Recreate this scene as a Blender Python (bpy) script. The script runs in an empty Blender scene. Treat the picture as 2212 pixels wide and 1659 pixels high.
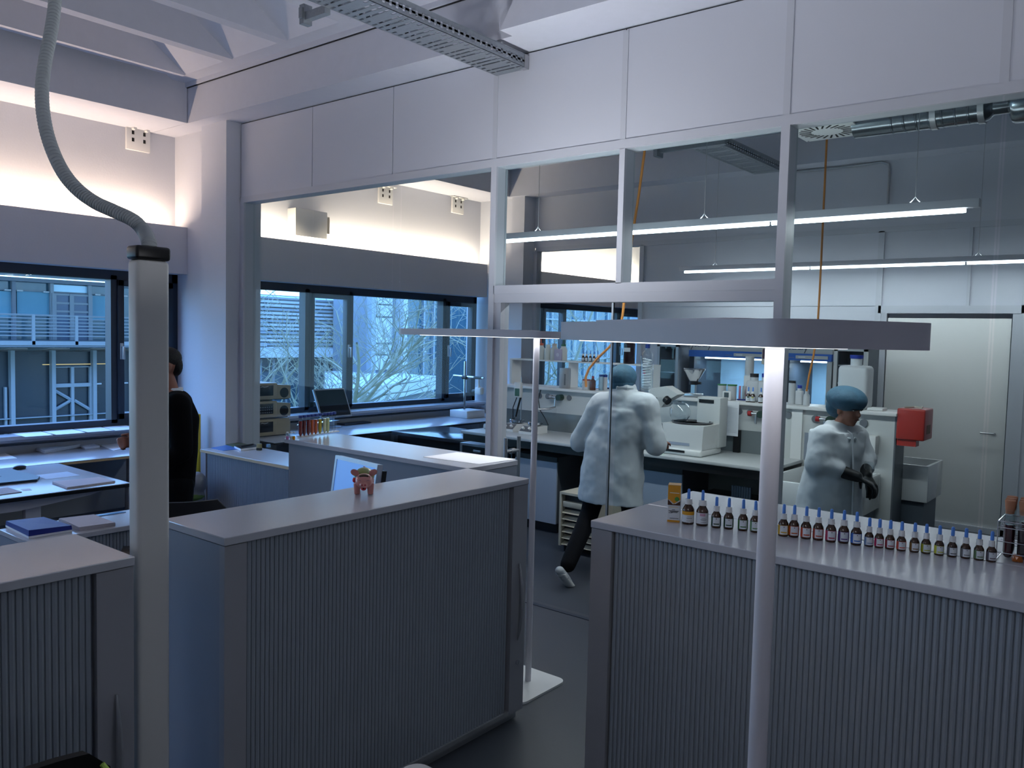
import bpy, bmesh, math, random
from mathutils import Vector, Matrix
C = bpy.context.scene.collection
S = bpy.context.scene
PI = math.pi
# ------------------------------------------------------------------ camera
YAW, PITCH, ROLL, FPX, HCAM = .67998, .060423, .02391, 1780., 1.9
fwd = Vector((-math.sin(YAW)*math.cos(PITCH), math.cos(YAW)*math.cos(PITCH), -math.sin(PITCH)))
rgt0 = Vector((math.cos(YAW), math.sin(YAW), 0)); up0 = rgt0.cross(fwd)
rgt = rgt0*math.cos(ROLL)+up0*math.sin(ROLL); upv = -rgt0*math.sin(ROLL)+up0*math.cos(ROLL)
cam = bpy.data.cameras.new('camera'); co = bpy.data.objects.new('camera', cam); C.objects.link(co)
M4 = Matrix((rgt, upv, -fwd)).transposed().to_4x4(); M4.translation = Vector((0, 0, HCAM))
co.matrix_world = M4
cam.sensor_width = 36; cam.lens = FPX/2212*36; cam.clip_start = .05; cam.clip_end = 300
S.camera = co
# ------------------------------------------------------------------ view and sky
S.view_settings.view_transform = 'Standard'; S.view_settings.look = 'None'
S.view_settings.exposure = 0.38; S.view_settings.gamma = 1; S.view_settings.use_curve_mapping = False
S.cycles.use_denoising = True
S.cycles.max_bounces = 8; S.cycles.diffuse_bounces = 4; S.cycles.transparent_max_bounces = 24
S.cycles.sample_clamp_indirect = 6; S.cycles.caustics_reflective = False; S.cycles.caustics_refractive = False
W = bpy.data.worlds.new('dusk_sky'); S.world = W; W.use_nodes = True
nt = W.node_tree; nt.nodes.clear()
out = nt.nodes.new('ShaderNodeOutputWorld'); bg = nt.nodes.new('ShaderNodeBackground')
tc = nt.nodes.new('ShaderNodeTexCoord'); sep = nt.nodes.new('ShaderNodeSeparateXYZ'); rp = nt.nodes.new('ShaderNodeValToRGB')
nz = nt.nodes.new('ShaderNodeTexNoise'); nz.inputs['Scale'].default_value = 3.0; nz.inputs['Detail'].default_value = 4
mxs = nt.nodes.new('ShaderNodeMix'); mxs.data_type = 'RGBA'; mxs.blend_type = 'MULTIPLY'
rp.color_ramp.elements[0].position = .0; rp.color_ramp.elements[0].color = (.26, .42, .54, 1)
rp.color_ramp.elements[1].position = .45; rp.color_ramp.elements[1].color = (.24, .48, 1.0, 1)
nr = nt.nodes.new('ShaderNodeValToRGB'); nr.color_ramp.elements[0].color = (.75, .85, .95, 1); nr.color_ramp.elements[1].color = (1, 1, 1, 1)
nr.color_ramp.elements[0].position = .35; nr.color_ramp.elements[1].position = .65
L = nt.links.new
L(tc.outputs['Generated'], sep.inputs[0]); L(sep.outputs['Z'], rp.inputs[0]); L(tc.outputs['Generated'], nz.inputs['Vector']); L(nz.outputs['Fac'], nr.inputs[0])
mxs.inputs['Factor'].default_value = 1
L(rp.outputs[0], mxs.inputs['A']); L(nr.outputs[0], mxs.inputs['B']); L(mxs.outputs['Result'], bg.inputs['Color']); L(bg.outputs[0], out.inputs['Surface'])
bg.inputs['Strength'].default_value = 6.0

def area(name, loc, size, energy, color, aim=(0, 0, -1), portal=False, spread=PI):
    l = bpy.data.lights.new(name, 'AREA'); l.shape = 'RECTANGLE'; l.size, l.size_y = size; l.energy = energy; l.color = color
    l.spread = spread
    o = bpy.data.objects.new(name, l); C.objects.link(o); o.location = loc
    o.rotation_euler = Vector(aim).to_track_quat('-Z', 'Y').to_euler()
    if portal: l.cycles.is_portal = True
    return o
WARM = (1.0, .75, .56)
# cove tubes lie in the trough on top of the window box, one run per room
for nm, y0, y1, e in (('office', -3.9, 4.35, 76), ('lab', 4.95, 9.15, 50), ('hall', 9.6, 13.9, 110)):
    o = area('cove_light_'+nm, (-8.045, (y0+y1)/2, 2.885), (.03, y1-y0), e, WARM, (-.25, 0, 1))
    o.rotation_euler = (0, PI-.25, 0)
# daylight portals in the window openings
for nm, y0, y1 in (('office', -3.9, 4.4), ('lab', 4.9, 9.1), ('hall', 9.9, 13.9)):
    o = area('window_portal_'+nm, (-8.24, (y0+y1)/2, 1.68), (1.5, y1-y0), 10, (1, 1, 1), (1, 0, 0), portal=True)
    o.rotation_euler = (0, -PI/2, 0)

# ------------------------------------------------------------------ point helpers (photo pixel and a known plane -> place in the room)
def ray(px, py):
    return fwd + rgt*((px-1106)/FPX) - upv*((py-829.5)/FPX)
def P(px, py, ax, v):
    d = ray(px, py); i = 'xyz'.index(ax); o = Vector((0, 0, HCAM))
    return o + d*((v-o[i])/d[i])
def PD(px, py, dep):
    return Vector((0, 0, HCAM)) + ray(px, py)*dep
# ------------------------------------------------------------------ materials
def lin(c):
    return tuple((x/255/12.92 if x/255 <= .04045 else ((x/255+.055)/1.055)**2.4) for x in c)
def mat(name, rgb, rough=.5, metal=0, bump=0, bscale=40, var=0, spec=.5, coat=0, trans=0, ior=1.45, emit=None, estr=0, alpha=1):
    m = bpy.data.materials.new(name); m.use_nodes = True; n = m.node_tree; b = n.nodes['Principled BSDF']
    c = lin(rgb) + (1,)
    b.inputs['Base Color'].default_value = c; b.inputs['Roughness'].default_value = rough; b.inputs['Metallic'].default_value = metal
    b.inputs['Specular IOR Level'].default_value = spec; b.inputs['Coat Weight'].default_value = coat
    b.inputs['Transmission Weight'].default_value = trans; b.inputs['IOR'].default_value = ior
    if emit: b.inputs['Emission Color'].default_value = lin(emit)+(1,); b.inputs['Emission Strength'].default_value = estr
    b.inputs['Alpha'].default_value = alpha
    t = n.nodes.new('ShaderNodeTexCoord'); z = n.nodes.new('ShaderNodeTexNoise'); z.inputs['Scale'].default_value = bscale; z.inputs['Detail'].default_value = 3
    n.links.new(t.outputs['Object'], z.inputs['Vector'])
    if bump:
        bp = n.nodes.new('ShaderNodeBump'); bp.inputs['Strength'].default_value = bump; bp.inputs['Distance'].default_value = .004
        n.links.new(z.outputs['Fac'], bp.inputs['Height']); n.links.new(bp.outputs[0], b.inputs['Normal'])
    if var:
        mx = n.nodes.new('ShaderNodeMix'); mx.data_type = 'RGBA'
        mx.inputs['A'].default_value = c; mx.inputs['B'].default_value = tuple(x*(1-var) for x in c[:3])+(1,)
        n.links.new(z.outputs['Fac'], mx.inputs['Factor']); n.links.new(mx.outputs['Result'], b.inputs['Base Color'])
    return m
def glassmat(name, tint=(1, 1, 1), refl=1.0, ior=1.5):
    m = bpy.data.materials.new(name); m.use_nodes = True; n = m.node_tree; n.nodes.clear()
    o = n.nodes.new('ShaderNodeOutputMaterial'); t = n.nodes.new('ShaderNodeBsdfTransparent'); g = n.nodes.new('ShaderNodeBsdfGlossy')
    f = n.nodes.new('ShaderNodeFresnel'); mx = n.nodes.new('ShaderNodeMixShader'); mu = n.nodes.new('ShaderNodeMath'); mu.operation = 'MULTIPLY'
    mu.inputs[1].default_value = refl; f.inputs['IOR'].default_value = ior; t.inputs['Color'].default_value = tint+(1,); g.inputs['Roughness'].default_value = 0.0
    ge = n.nodes.new('ShaderNodeNewGeometry'); sb = n.nodes.new('ShaderNodeMath'); sb.operation = 'SUBTRACT'; sb.inputs[0].default_value = 1; n.links.new(ge.outputs['Backfacing'], sb.inputs[1]); m2 = n.nodes.new('ShaderNodeMath'); m2.operation = 'MULTIPLY'; n.links.new(f.outputs[0], m2.inputs[0]); n.links.new(sb.outputs[0], m2.inputs[1]); n.links.new(m2.outputs[0], mu.inputs[0]); n.links.new(mu.outputs[0], mx.inputs[0]); n.links.new(t.outputs[0], mx.inputs[1]); n.links.new(g.outputs[0], mx.inputs[2]); n.links.new(mx.outputs[0], o.inputs[0])
    return m
def emis(name, rgb, s):
    m = bpy.data.materials.new(name); m.use_nodes = True; n = m.node_tree; n.nodes.clear()
    o = n.nodes.new('ShaderNodeOutputMaterial'); e = n.nodes.new('ShaderNodeEmission'); e.inputs[0].default_value = lin(rgb)+(1,); e.inputs[1].default_value = s
    n.links.new(e.outputs[0], o.inputs[0]); return m
white_wall = mat('white_plaster', (198, 201, 210), .85, bump=.15, bscale=60, var=.04)
conc = mat('painted_concrete', (198, 201, 212), .8, bump=.3, bscale=14, var=.07)
rawconc = mat('bare_concrete', (190, 192, 198), .8, bump=.4, bscale=9, var=.16)
panelm = mat('partition_panel', (194, 197, 206), .55, bump=.05, bscale=200)
framem = mat('partition_frame', (186, 189, 197), .45)
dark_gap = mat('dark_joint', (30, 30, 34), .8)
glass = glassmat('partition_glass', (.94, .97, .97), .2)
wglass = glassmat('window_glass', (.93, .97, 1.0), .9)
winframe = mat('anthracite_window_frame', (42, 50, 62), .45)
floorm = mat('dark_blue_grey_linoleum', (62, 66, 74), .42, bump=.05, bscale=90, var=.12)
lam_top = mat('light_grey_laminate_top', (184, 187, 194), .22, bump=.03, bscale=220)
lam = mat('grey_laminate', (150, 152, 158), .42, bump=.02, bscale=200)
lam_blue = mat('grey_steel_panel', (134, 142, 154), .4)
slat = mat('grey_plastic_slats', (142, 151, 160), .45)
blackp = mat('black_plastic', (16, 16, 18), .4)
black_matte = mat('black_matte', (12, 12, 14), .75)
whitep = mat('white_plastic', (222, 222, 220), .35)
creamp = mat('cream_plastic', (190, 184, 168), .5)
steel = mat('brushed_steel', (190, 192, 195), .28, metal=1, bump=.04, bscale=300)
chrome = mat('chrome', (220, 222, 226), .08, metal=1)
alum = mat('satin_aluminium', (176, 178, 182), .38, metal=.7)
galv = mat('galvanised_steel', (165, 172, 178), .42, metal=.75, bump=.1, bscale=60, var=.25)
paperm = mat('white_paper', (232, 234, 238), .8)
postm = mat('warm_white_enamel', (212, 212, 208), .4)
worktop = mat('pale_bench_top', (188, 190, 190), .35)
lampbody = mat('silver_grey_lacquer', (214, 212, 218), .4)
led_white = emis('led_diffuser', (240, 244, 255), 2.4)
tube_white = emis('fluorescent_tube', (238, 244, 255), 7)
led_up = emis('uplight_diffuser', (240, 244, 255), 6)
# ------------------------------------------------------------------ mesh building
class MB:
    def __init__(s): s.b = bmesh.new(); s.mi = 0
    def _m(s, fs):
        for f in fs: f.material_index = s.mi
        return s
    def box(s, x0, x1, y0, y1, z0, z1, bev=0, seg=2, rot=None, piv=None):
        r = bmesh.ops.create_cube(s.b, size=1); vs = r['verts']
        for v in vs: v.co = Vector(((x0+x1)/2+v.co.x*(x1-x0), (y0+y1)/2+v.co.y*(y1-y0), (z0+z1)/2+v.co.z*(z1-z0)))
        fs = list({f for v in vs for f in v.link_faces})
        for f in fs: f.material_index = s.mi
        if bev:
            es = list({e for v in vs for e in v.link_edges})
            rr = bmesh.ops.bevel(s.b, geom=es, offset=bev, segments=seg, affect='EDGES', profile=.5)
            for f in rr['faces']: f.material_index = s.mi
            vs = list({v for f in rr['faces'] for v in f.verts})
        if rot is not None:
            c = Vector(piv) if piv is not None else Vector(((x0+x1)/2, (y0+y1)/2, (z0+z1)/2))
            for v in vs: v.co = c + rot @ (v.co-c)
        return s
    def cyl(s, p0, p1, r0, r1=None, n=16, cap=True):
        return s.tube([p0, p1], [r0, r0 if r1 is None else r1], n, cap)
    def tube(s, pts, r, n=10, cap=True, sx=1.0):
        pts = [Vector(p) for p in pts]; rs = r if isinstance(r, (list, tuple)) else [r]*len(pts)
        rings = []; prev = None
        for i, p in enumerate(pts):
            d = (pts[min(i+1, len(pts)-1)]-pts[max(i-1, 0)]).normalized()
            if prev is None:
                a = Vector((0, 0, 1)) if abs(d.z) < .9 else Vector((1, 0, 0)); u = d.cross(a).normalized()
            else:
                u = (prev-d*prev.dot(d)).normalized()
            prev = u; w = d.cross(u)
            rings.append([s.b.verts.new(p+(u*math.cos(2*PI*k/n)*sx+w*math.sin(2*PI*k/n))*rs[i]) for k in range(n)])
        return s._rings(rings, cap)
    def _rings(s, rings, cap=True, closed=True):
        n = len(rings[0])
        for a, c in zip(rings, rings[1:]):
            for k in range(n if closed else n-1):
                try: s.b.faces.new((a[k], a[(k+1) % n], c[(k+1) % n], c[k])).material_index = s.mi
                except ValueError: pass
        if cap:
            s.b.faces.new(rings[0][::-1]).material_index = s.mi; s.b.faces.new(rings[-1]).material_index = s.mi
        return s
    def lathe(s, prof, c=(0, 0, 0), n=20, axis=None):
        rings = []; c = Vector(c)
        q = Vector(axis).to_track_quat('Z', 'Y') if axis is not None else None
        for r, z in prof:
            ring = []
            for k in range(n):
                v = Vector((max(r, 1e-4)*math.cos(2*PI*k/n), max(r, 1e-4)*math.sin(2*PI*k/n), z))
                if q: v = q @ v
                ring.append(s.b.verts.new(c+v))
            rings.append(ring)
        return s._rings(rings, True)
    def loft(s, rings, n=24, cap=True):
        """rings: (cx,cy,cz, rx, ry, rotz[, tilt normal])"""
        rr = []
        for q in rings:
            cx, cy, cz, rx, ry = q[:5]; a = q[5] if len(q) > 5 else 0
            ring = []
            for k in range(n):
                t = 2*PI*k/n; x = rx*math.cos(t); y = ry*math.sin(t)
                ring.append(s.b.verts.new((cx+x*math.cos(a)-y*math.sin(a), cy+x*math.sin(a)+y*math.cos(a), cz)))
            rr.append(ring)
        return s._rings(rr, cap)
    def extr(s, poly, axis, a, b):
        def v3(p, t): return {'x': (t, p[0], p[1]), 'y': (p[0], t, p[1]), 'z': (p[0], p[1], t)}[axis]
        A = [s.b.verts.new(v3(p, a)) for p in poly]; B = [s.b.verts.new(v3(p, b)) for p in poly]; n = len(poly)
        s.b.faces.new(A[::-1]).material_index = s.mi; s.b.faces.new(B).material_index = s.mi
        for k in range(n): s.b.faces.new((A[k], A[(k+1) % n], B[(k+1) % n], B[k])).material_index = s.mi
        return s
    def quad(s, *p):
        s.b.faces.new([s.b.verts.new(Vector(q)) for q in p]).material_index = s.mi; return s
    def ell(s, c, r, n=16, rot=None):
        q = bmesh.ops.create_uvsphere(s.b, u_segments=n, v_segments=max(6, n//2+2), radius=1)
        for v in q['verts']:
            w = Vector((v.co.x*r[0], v.co.y*r[1], v.co.z*r[2]))
            if rot is not None: w = rot @ w
            v.co = Vector(c)+w
        for f in {f for v in q['verts'] for f in v.link_faces}: f.material_index = s.mi
        return s
    def build(s, name, mats, parent=None, loc=None, smooth=True, rel=True):
        if not isinstance(mats, (list, tuple)): mats = [mats]
        bmesh.ops.recalc_face_normals(s.b, faces=s.b.faces[:])
        me = bpy.data.meshes.new(name); s.b.to_mesh(me); s.b.free()
        for m in mats: me.materials.append(m)
        if smooth:
            me.shade_smooth(); me.set_sharp_from_angle(angle=math.radians(38))
        o = bpy.data.objects.new(name, me); C.objects.link(o)
        if parent is not None:
            o.parent = parent
            if rel: o.location = -Vector(parent.get('_base', (0, 0, 0)))
        if loc is not None: o.location = loc
        return o
def M(mi=0):
    m = MB(); return m
def tag(o, label, cat, group=None, kind=None):
    if label: o['label'] = label
    if cat: o['category'] = cat
    if group: o['group'] = group
    if kind: o['kind'] = kind
    return o
BASES = {}
def thing(name, label, cat, loc=(0, 0, 0), rz=0, group=None, kind=None):
    o = bpy.data.objects.new(name, None); C.objects.link(o); o.location = loc; o.rotation_euler = (0, 0, rz); o.empty_display_size = .1
    return tag(o, label, cat, group, kind)
def wp(mb, name, mats, parent, smooth=True):
    """a part whose mesh was laid out in room coordinates, under an unrotated Empty"""
    o = mb.build(name, mats, None, None, smooth); o.parent = parent
    p = parent; off = Vector((0, 0, 0))
    while p is not None: off += p.location; p = p.parent
    o.location = -off
    return o
def lp(mb, name, mats, parent, smooth=True, loc=(0, 0, 0)):
    o = mb.build(name, mats, None, None, smooth); o.parent = parent; o.location = loc; return o
def struct(mb, name, mats, smooth=False):
    o = mb.build(name, mats, None, None, smooth); o['kind'] = 'structure'; return o
def dup(root, loc=None, rz=None, label=None, group=None, cat=None):
    r = root.copy(); C.objects.link(r)
    if loc is not None: r.location = loc
    if rz is not None: r.rotation_euler = (0, 0, rz)
    if label: r['label'] = label
    if group: r['group'] = group
    if cat: r['category'] = cat
    def rec(a, b):
        for ch in [k for k in a.children]:
            c = ch.copy(); C.objects.link(c); c.parent = b; rec(ch, c)
    rec(root, r)
    return r
def text_mesh(txt, size, ext=.0005, shear=0):
    cu = bpy.data.curves.new('t', 'FONT'); cu.body = txt; cu.size = size; cu.extrude = ext; cu.align_x = 'CENTER'; cu.shear = shear
    o = bpy.data.objects.new('t', cu); C.objects.link(o)
    me = bpy.data.meshes.new_from_object(o.evaluated_get(bpy.context.evaluated_depsgraph_get()))
    bpy.data.objects.remove(o); return me
def plate_holes(s, x0, x1, y0, y1):
    pass
# ================================================================== THE SETTING
Y0 = 4.54; YF = 9.42; XW = -8.18; ZB = 3.84; ZR = 4.2
struct(M().box(-8.6, 4.2, -4.2, 14.4, -.12, 0), 'floor', floorm)
b = M()
b.box(-9.0, 4.2, -4.2, 14.4, 5.15, 5.3); struct(b, 'ceiling', conc)
# walls: exterior window wall in pieces
struct(M().box(-8.42, XW, -4.2, 14.4, 2.80, 5.15), 'wall_window_upper', white_wall)
struct(M().box(-8.42, -8.12, -4.2, 14.4, -.05, .84), 'wall_window_lower', white_wall)
struct(M().box(-8.6, 4.2, -4.4, -4.2, -.05, 5.15), 'wall_office_rear', white_wall)
struct(M().box(4.2, 4.4, -4.4, 14.6, -.05, 5.15), 'wall_right', white_wall)
struct(M().box(-8.6, 4.2, 14.4, 14.6, -.05, 5.15), 'wall_far', white_wall)
# window box (trough) over the windows, open on top where the cove tube lies
for i, (y0, y1) in enumerate(((-4.2, 4.49), (4.80, 9.18), (9.50, 14.4))):
    b = M(); b.box(-8.13, -7.95, y0, y1, 2.43, 2.80); b.box(-7.97, -7.935, y0, y1, 2.43, 2.905); b.box(XW, -8.13, y0, y1, 2.43, 2.82)
    struct(b, 'trim_%d' % (i+1), white_wall)
    b = M(); b.box(-8.11, -7.90, y0, y1, .865, .90, .004); struct(b, 'trim_%d' % (i+11), lam_top)
    b = M(); b.box(-8.12, -8.02, y0, y1, .10, .80); b.box(-8.11, -7.93, y0, y1, .84, .865); struct(b, 'trim_%d' % (i+21), lam)
# columns
for i, y in enumerate((4.39, 9.18)):
    b = M(); b.box(-7.50, -7.07 if i == 0 else -7.27, y, Y0 if i == 0 else y+.27, 0, ZB); b.box(-8.42, -7.50, y+.10, y+.55 if i == 0 else y+.30, 0, ZB)
    if i == 0: b.box(-7.50, -7.07, Y0, 4.77, 0, ZB)
    struct(b, 'wall_column_%s' % ('near' if i == 0 else 'far'), rawconc if False else white_wall)
# ------------------------------------------------------------------ ceiling ribs, sloped coffer ends, cross beams
def bay(idx, ya, yb):
    """one ceiling bay between cross beams ya<yb"""
    b = M()
    b.box(-7.66, -7.54, ya, yb, ZB, 5.15)                              # edge beam along the window wall
    b.extr([(-7.54, ZB), (-7.54, 4.62), (-7.50, 4.62), (-7.50, ZB+.0)], 'y', ya, yb)
    b.box(XW, -7.66, ya, yb, ZB, 5.15)
    struct(b, 'ceiling_edge_%s' % idx, conc)
    x = -7.30; k = 0
    while x < 4.0:
        if not (-3.75 < x < -3.5 and False):
            r = M(); r.box(x-.055, x+.055, ya+.165, yb-.165, ZR, 5.15)
            struct(r, 'ceiling_rib_%s_%d' % (idx, k), conc)
        x += .775; k += 1
    for nm, y, s in (('a', ya, 1), ('b', yb, -1)):                     # coffer end slopes
        w = M(); w.extr([(y, ZR+.01), (y+s*.16, ZR+.01), (y+s*1.55, 5.15), (y, 5.15)], 'x', -7.6, 4.2)
        struct(w, 'ceiling_slope_%s_%s' % (idx, nm), conc)
bay('office', -4.2, 4.24); bay('lab', 4.84, 9.12); bay('hall', 9.8, 14.4)
b = M(); b.box(XW, -3.62, 4.245, 4.84, ZB, 4.165); b.box(XW, -3.62, 4.22, 4.84, 4.172, 4.6)
b.extr([(-3.62, ZB), (-3.62, 4.165), (-3.30, 4.165), (-3.50, ZB)], 'y', 4.245, 4.84)
b.extr([(-3.50, ZB), (-3.30, 4.165), (4.2, 4.165), (4.2, ZB)], 'y', 4.12, 4.84)
struct(b, 'ceiling_beam_near', conc)
struct(M().box(XW, 4.2, 4.234, 4.8, 4.165, 4.172), 'ceiling_joint', dark_gap)
struct(M().box(XW, 4.2, 9.12, 9.84, ZB, 4.5), 'ceiling_beam_far', conc)
# ------------------------------------------------------------------ windows
def window(i, y0, y1, muls, sash):
    w = thing('window_%d' % i, None, None, (-8.2, (y0+y1)/2, .9), kind='structure')
    f = M(); x0, x1 = -8.25, -8.13
    f.box(x0, x1, y0, y1, 2.34, 2.43); f.box(x0, x1, y0, y1, .90, .965)
    for y in (y0, y1): f.box(x0, x1, y-.0, y+.06 if y == y0 else y+.0, .9, 2.43) if y == y0 else f.box(x0, x1, y-.06, y, .9, 2.43)
    for m in muls: f.box(x0, x1, m-.03, m+.03, .93, 2.38)
    wp(f, 'window_frame', winframe, w)
    edges = [y0+.06]+[m for m in muls]+[y1-.06]
    for k, (a, c) in enumerate(zip(edges, edges[1:])):
        g = M(); g.box(-8.20, -8.194, a, c, .95, 2.36); wp(g, 'pane', wglass, w)
        if k in sash:
            a2 = a+(.03 if k else 0); c2 = c-(.03 if k < len(edges)-2 else 0)
            q = M(); t = .06
            for (p0, p1, r0, r1) in ((a2, c2, 2.34-t, 2.34), (a2, c2, .965, .965+t), (a2, a2+t, .965, 2.34), (c2-t, c2, .965, 2.34)): q.box(-8.19, -8.105, p0, p1, r0, r1, .004)
            so = wp(q, 'sash', winframe, w)
            h = M(); yh = a2+t/2 if sash[k] == 0 else c2-t/2
            h.box(-8.105, -8.09, yh-.016, yh+.016, 1.56, 1.72, .004); h.cyl((-8.09, yh, 1.68), (-8.055, yh, 1.68), .009); h.box(-8.062, -8.045, yh-.011, yh+.011, 1.56, 1.69, .006)
            wp(h, 'window_handle', alum, so)
    return w
window(1, -4.2, 4.49, (-2.9, -2.0, .3, 1.2, P(240, 700, 'x', -8.19).y), {5: 0, 1: 0, 3: 0})
window(2, 4.80, 9.18, tuple(P(px, 720, 'x', -8.19).y for px in (657, 752, 953)), {1: 1, 3: 0})
window(3, 9.52, 14.3, tuple(P(px, 720, 'x', -8.19).y for px in (1163, 1214, 1328)), {1: 1, 3: 0})
# ------------------------------------------------------------------ partition between office and lab (glazed wall)
PX = [-7.06, -5.97, -4.945, -3.88, -2.815, -1.765, -.72, .30, 1.33, 2.36, 3.39, 4.2]
def partition(y, name):
    y1 = y+.115
    up = M(); gaps = M()
    for a, c in zip(PX, PX[1:]): up.box(a+.004, c-.004, y, y1, 3.145, ZB-.012)
    struct(up, 'wall_partition_upper_%s' % name, panelm)
    g = M(); g.box(-7.06, 4.2, y+.02, y1-.02, 3.12, ZB); struct(g, 'trim_joint_%s' % name, dark_gap)
    f = M(); f.box(-7.06, 4.2, y-.006, y1+.006, 3.088, 3.145)
    f.box(-7.07, -7.005, y-.004, y1+.004, 0, 3.1)
    for x in (-3.88, -1.765, 1.33): f.box(x-.025, x+.025, y-.006, y1+.006, 0, 3.088)
    f.box(-7.06, -3.88, y-.004, y1+.004, 0, .06); f.box(-1.765, 4.2, y-.004, y1+.004, 0, .06)
    for x in (-3.88, -2.815, -1.765, -.72, .30, 1.33): f.box(x-.02, x+.02, y-.005, y, 3.14, ZB-.02)
    struct(f, 'trim_partition_frame_%s' % name, framem)
partition(Y0, 'near')
f = M(); f.box(-3.86, -1.79, Y0-.006, Y0+.121, 2.185, 2.245); f.box(-3.86, -1.79, Y0+.0, Y0+.115, 2.122, 2.185); f.box(-2.835, -2.795, Y0-.006, Y0+.121, 2.24, 3.09)
f.box(-3.855, -3.80, Y0+.01, Y0+.105, 0, 2.13)
struct(f, 'trim_door_frame', framem)
def pane(n, x0, x1, z0, z1, y):
    for k, yy in enumerate((y+.012, y+.097)):
        struct(M().box(x0, x1, yy, yy+.006, z0, z1), 'window_pane_%s_%d' % (n, k), glass)
for n, (x0, x1) in enumerate(((-7.0, -5.975), (-5.965, -4.95), (-4.94, -3.905), (-1.74, -.725), (-.715, .295), (.305, 1.3))): pane('n%d' % n, x0, x1, .06, 3.09, Y0)
pane('t0', -3.855, -2.84, 2.245, 3.09, Y0); pane('t1', -2.79, -1.79, 2.245, 3.09, Y0)
pane('d1', -2.865, -1.79, .01, 2.125, Y0)
d = thing('door_1', None, None, (-3.3, Y0+.06, 0), kind='structure')
wp(M().box(-3.795, -2.875, Y0+.05, Y0+.06, .02, 2.12), 'door_glass', glass, d)
wp(M().box(-2.8785, -2.8755, Y0+.05, Y0+.06, .02, 2.12), 'door_edge_seal', dark_gap, d); wp(M().box(-2.892, -2.879, Y0+.049, Y0+.0495, .02, 2.12), 'door_edge_strip', alum, d)
h = M()
for dy in (-.075, .075):
    h.cyl((-3.70, Y0+.055+dy, .72), (-3.70, Y0+.055+dy, 1.16), .014)
for z in (.82, 1.06): h.cyl((-3.70, Y0-.02, z), (-3.70, Y0+.13, z), .012); h.cyl((-3.70, Y0+.035, z), (-3.70, Y0+.075, z), .02)
wp(h, 'door_handle', steel, d)
struct(M().box(-3.86, -1.79, Y0+.01, Y0+.05, 0, .004), 'trim_threshold', winframe)
# ------------------------------------------------------------------ far partition of the lab with its closed white door
y = YF; y1 = YF+.1
b = M(); b.box(-7.27, 4.2, y, y1, 3.145, ZB); struct(b, 'wall_partition_upper_far', panelm)
f = M(); f.box(-7.24, 4.2, y-.006, y1+.006, 3.085, 3.145); f.box(-7.24, 4.2, y, y1, 0, .06)
for x in (-7.24, -5.50, -2.56, -1.2): f.box(x-.03, x+.03, y-.006, y1+.006, 0, 3.1)
f.box(-2.56, 4.2, y-.006, y1+.006, 2.22, 2.30); f.box(-2.53, -2.47, y, y1, 0, 2.22); f.box(-1.30, -1.2, y, y1, 0, 2.22)
f.box(-2.15+.43, -2.12+.43, y, y1, 2.3, 3.1)
struct(f, 'trim_partition_frame_far', framem)
b = M(); b.box(-5.5, 4.2, y+.02, y1-.02, 2.3, 3.1); b.box(-1.2, 4.2, y+.02, y1-.02, .06, 2.25); struct(b, 'wall_far_partition_infill', panelm)
b = M(); b.box(-5.47, -2.6, y+.03, y+.08, .06, 2.3); struct(b, 'wall_far_partition_lower', panelm)
struct(M().box(-7.21, -5.53, y+.03, y+.036, .06, 3.09), 'window_pane_far', glass)
d = thing('door_2', None, None, (-1.87, y+.05, 0), kind='structure')
wp(M().box(-2.46, -1.31, y+.02, y+.07, .01, 2.17, .003), 'door_leaf', whitep, d)
h = M(); h.cyl((-1.40, y-.03, 1.02), (-1.40, y+.02, 1.02), .01); h.cyl((-1.40, y-.03, 1.02), (-1.52, y-.03, 1.02), .009); wp(h, 'door_handle', steel, d)
# ================================================================== LAMPS, CEILING GEAR
def rrect(cx, cy, w, h, r, n=6, ang=0):
    pts = []
    for (sx, sy, a0) in ((1, 1, 0), (-1, 1, PI/2), (-1, -1, PI), (1, -1, 3*PI/2)):
        for k in range(n+1):
            a = a0+PI/2*k/n; pts.append((sx*(w/2-r)+r*math.cos(a), sy*(h/2-r)+r*math.sin(a)))
    return [(cx+x*math.cos(ang)-y*math.sin(ang), cy+x*math.sin(ang)+y*math.cos(ang)) for x, y in pts]
def floor_lamp(label, head_c, ang, L_, Wd, pole, base, zt=1.915, th=.038, power=(40, 26), pr=.0165, group='LED floor lamps'):
    t = thing('floor_lamp', label, 'floor lamp', (pole[0], pole[1], 0), group=group)
    wp(M().extr(rrect(base[0], base[1], base[2], base[3], .05), 'z', 0, .012), 'lamp_base', whitep, t)
    wp(M().tube([(pole[0], pole[1], .012), (pole[0], pole[1], zt-th)], pr, 20), 'pole', lampbody, t)
    h = wp(M().extr(rrect(head_c[0], head_c[1], L_, Wd, .06, 8, ang), 'z', zt-th, zt), 'lamp_head', lampbody, t)
    wp(M().extr(rrect(head_c[0]+.05*math.cos(ang), head_c[1]+.05*math.sin(ang), L_-.20, Wd-.06, .05, 8, ang), 'z', zt-th-.002, zt-th), 'diffuser', led_white, h)
    wp(M().extr(rrect(head_c[0]+.02*math.cos(ang), head_c[1]+.02*math.sin(ang), L_*.62, Wd*.8, .04, 6, ang), 'z', zt, zt+.004), 'cover_plate', lampbody, h)
    a = area('floor_lamp_uplight', (head_c[0], head_c[1], zt+.02), (L_*.5, Wd*.6), power[0], (.93, .95, 1), (0, 0, 1)); a.rotation_euler = (PI, 0, ang)
    a = area('floor_lamp_downlight', (head_c[0], head_c[1], zt-th-.006), (L_*.9, Wd*.8), power[1], (.93, .95, 1), (0, 0, -1)); a.rotation_euler = (0, 0, ang)
    return t
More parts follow.
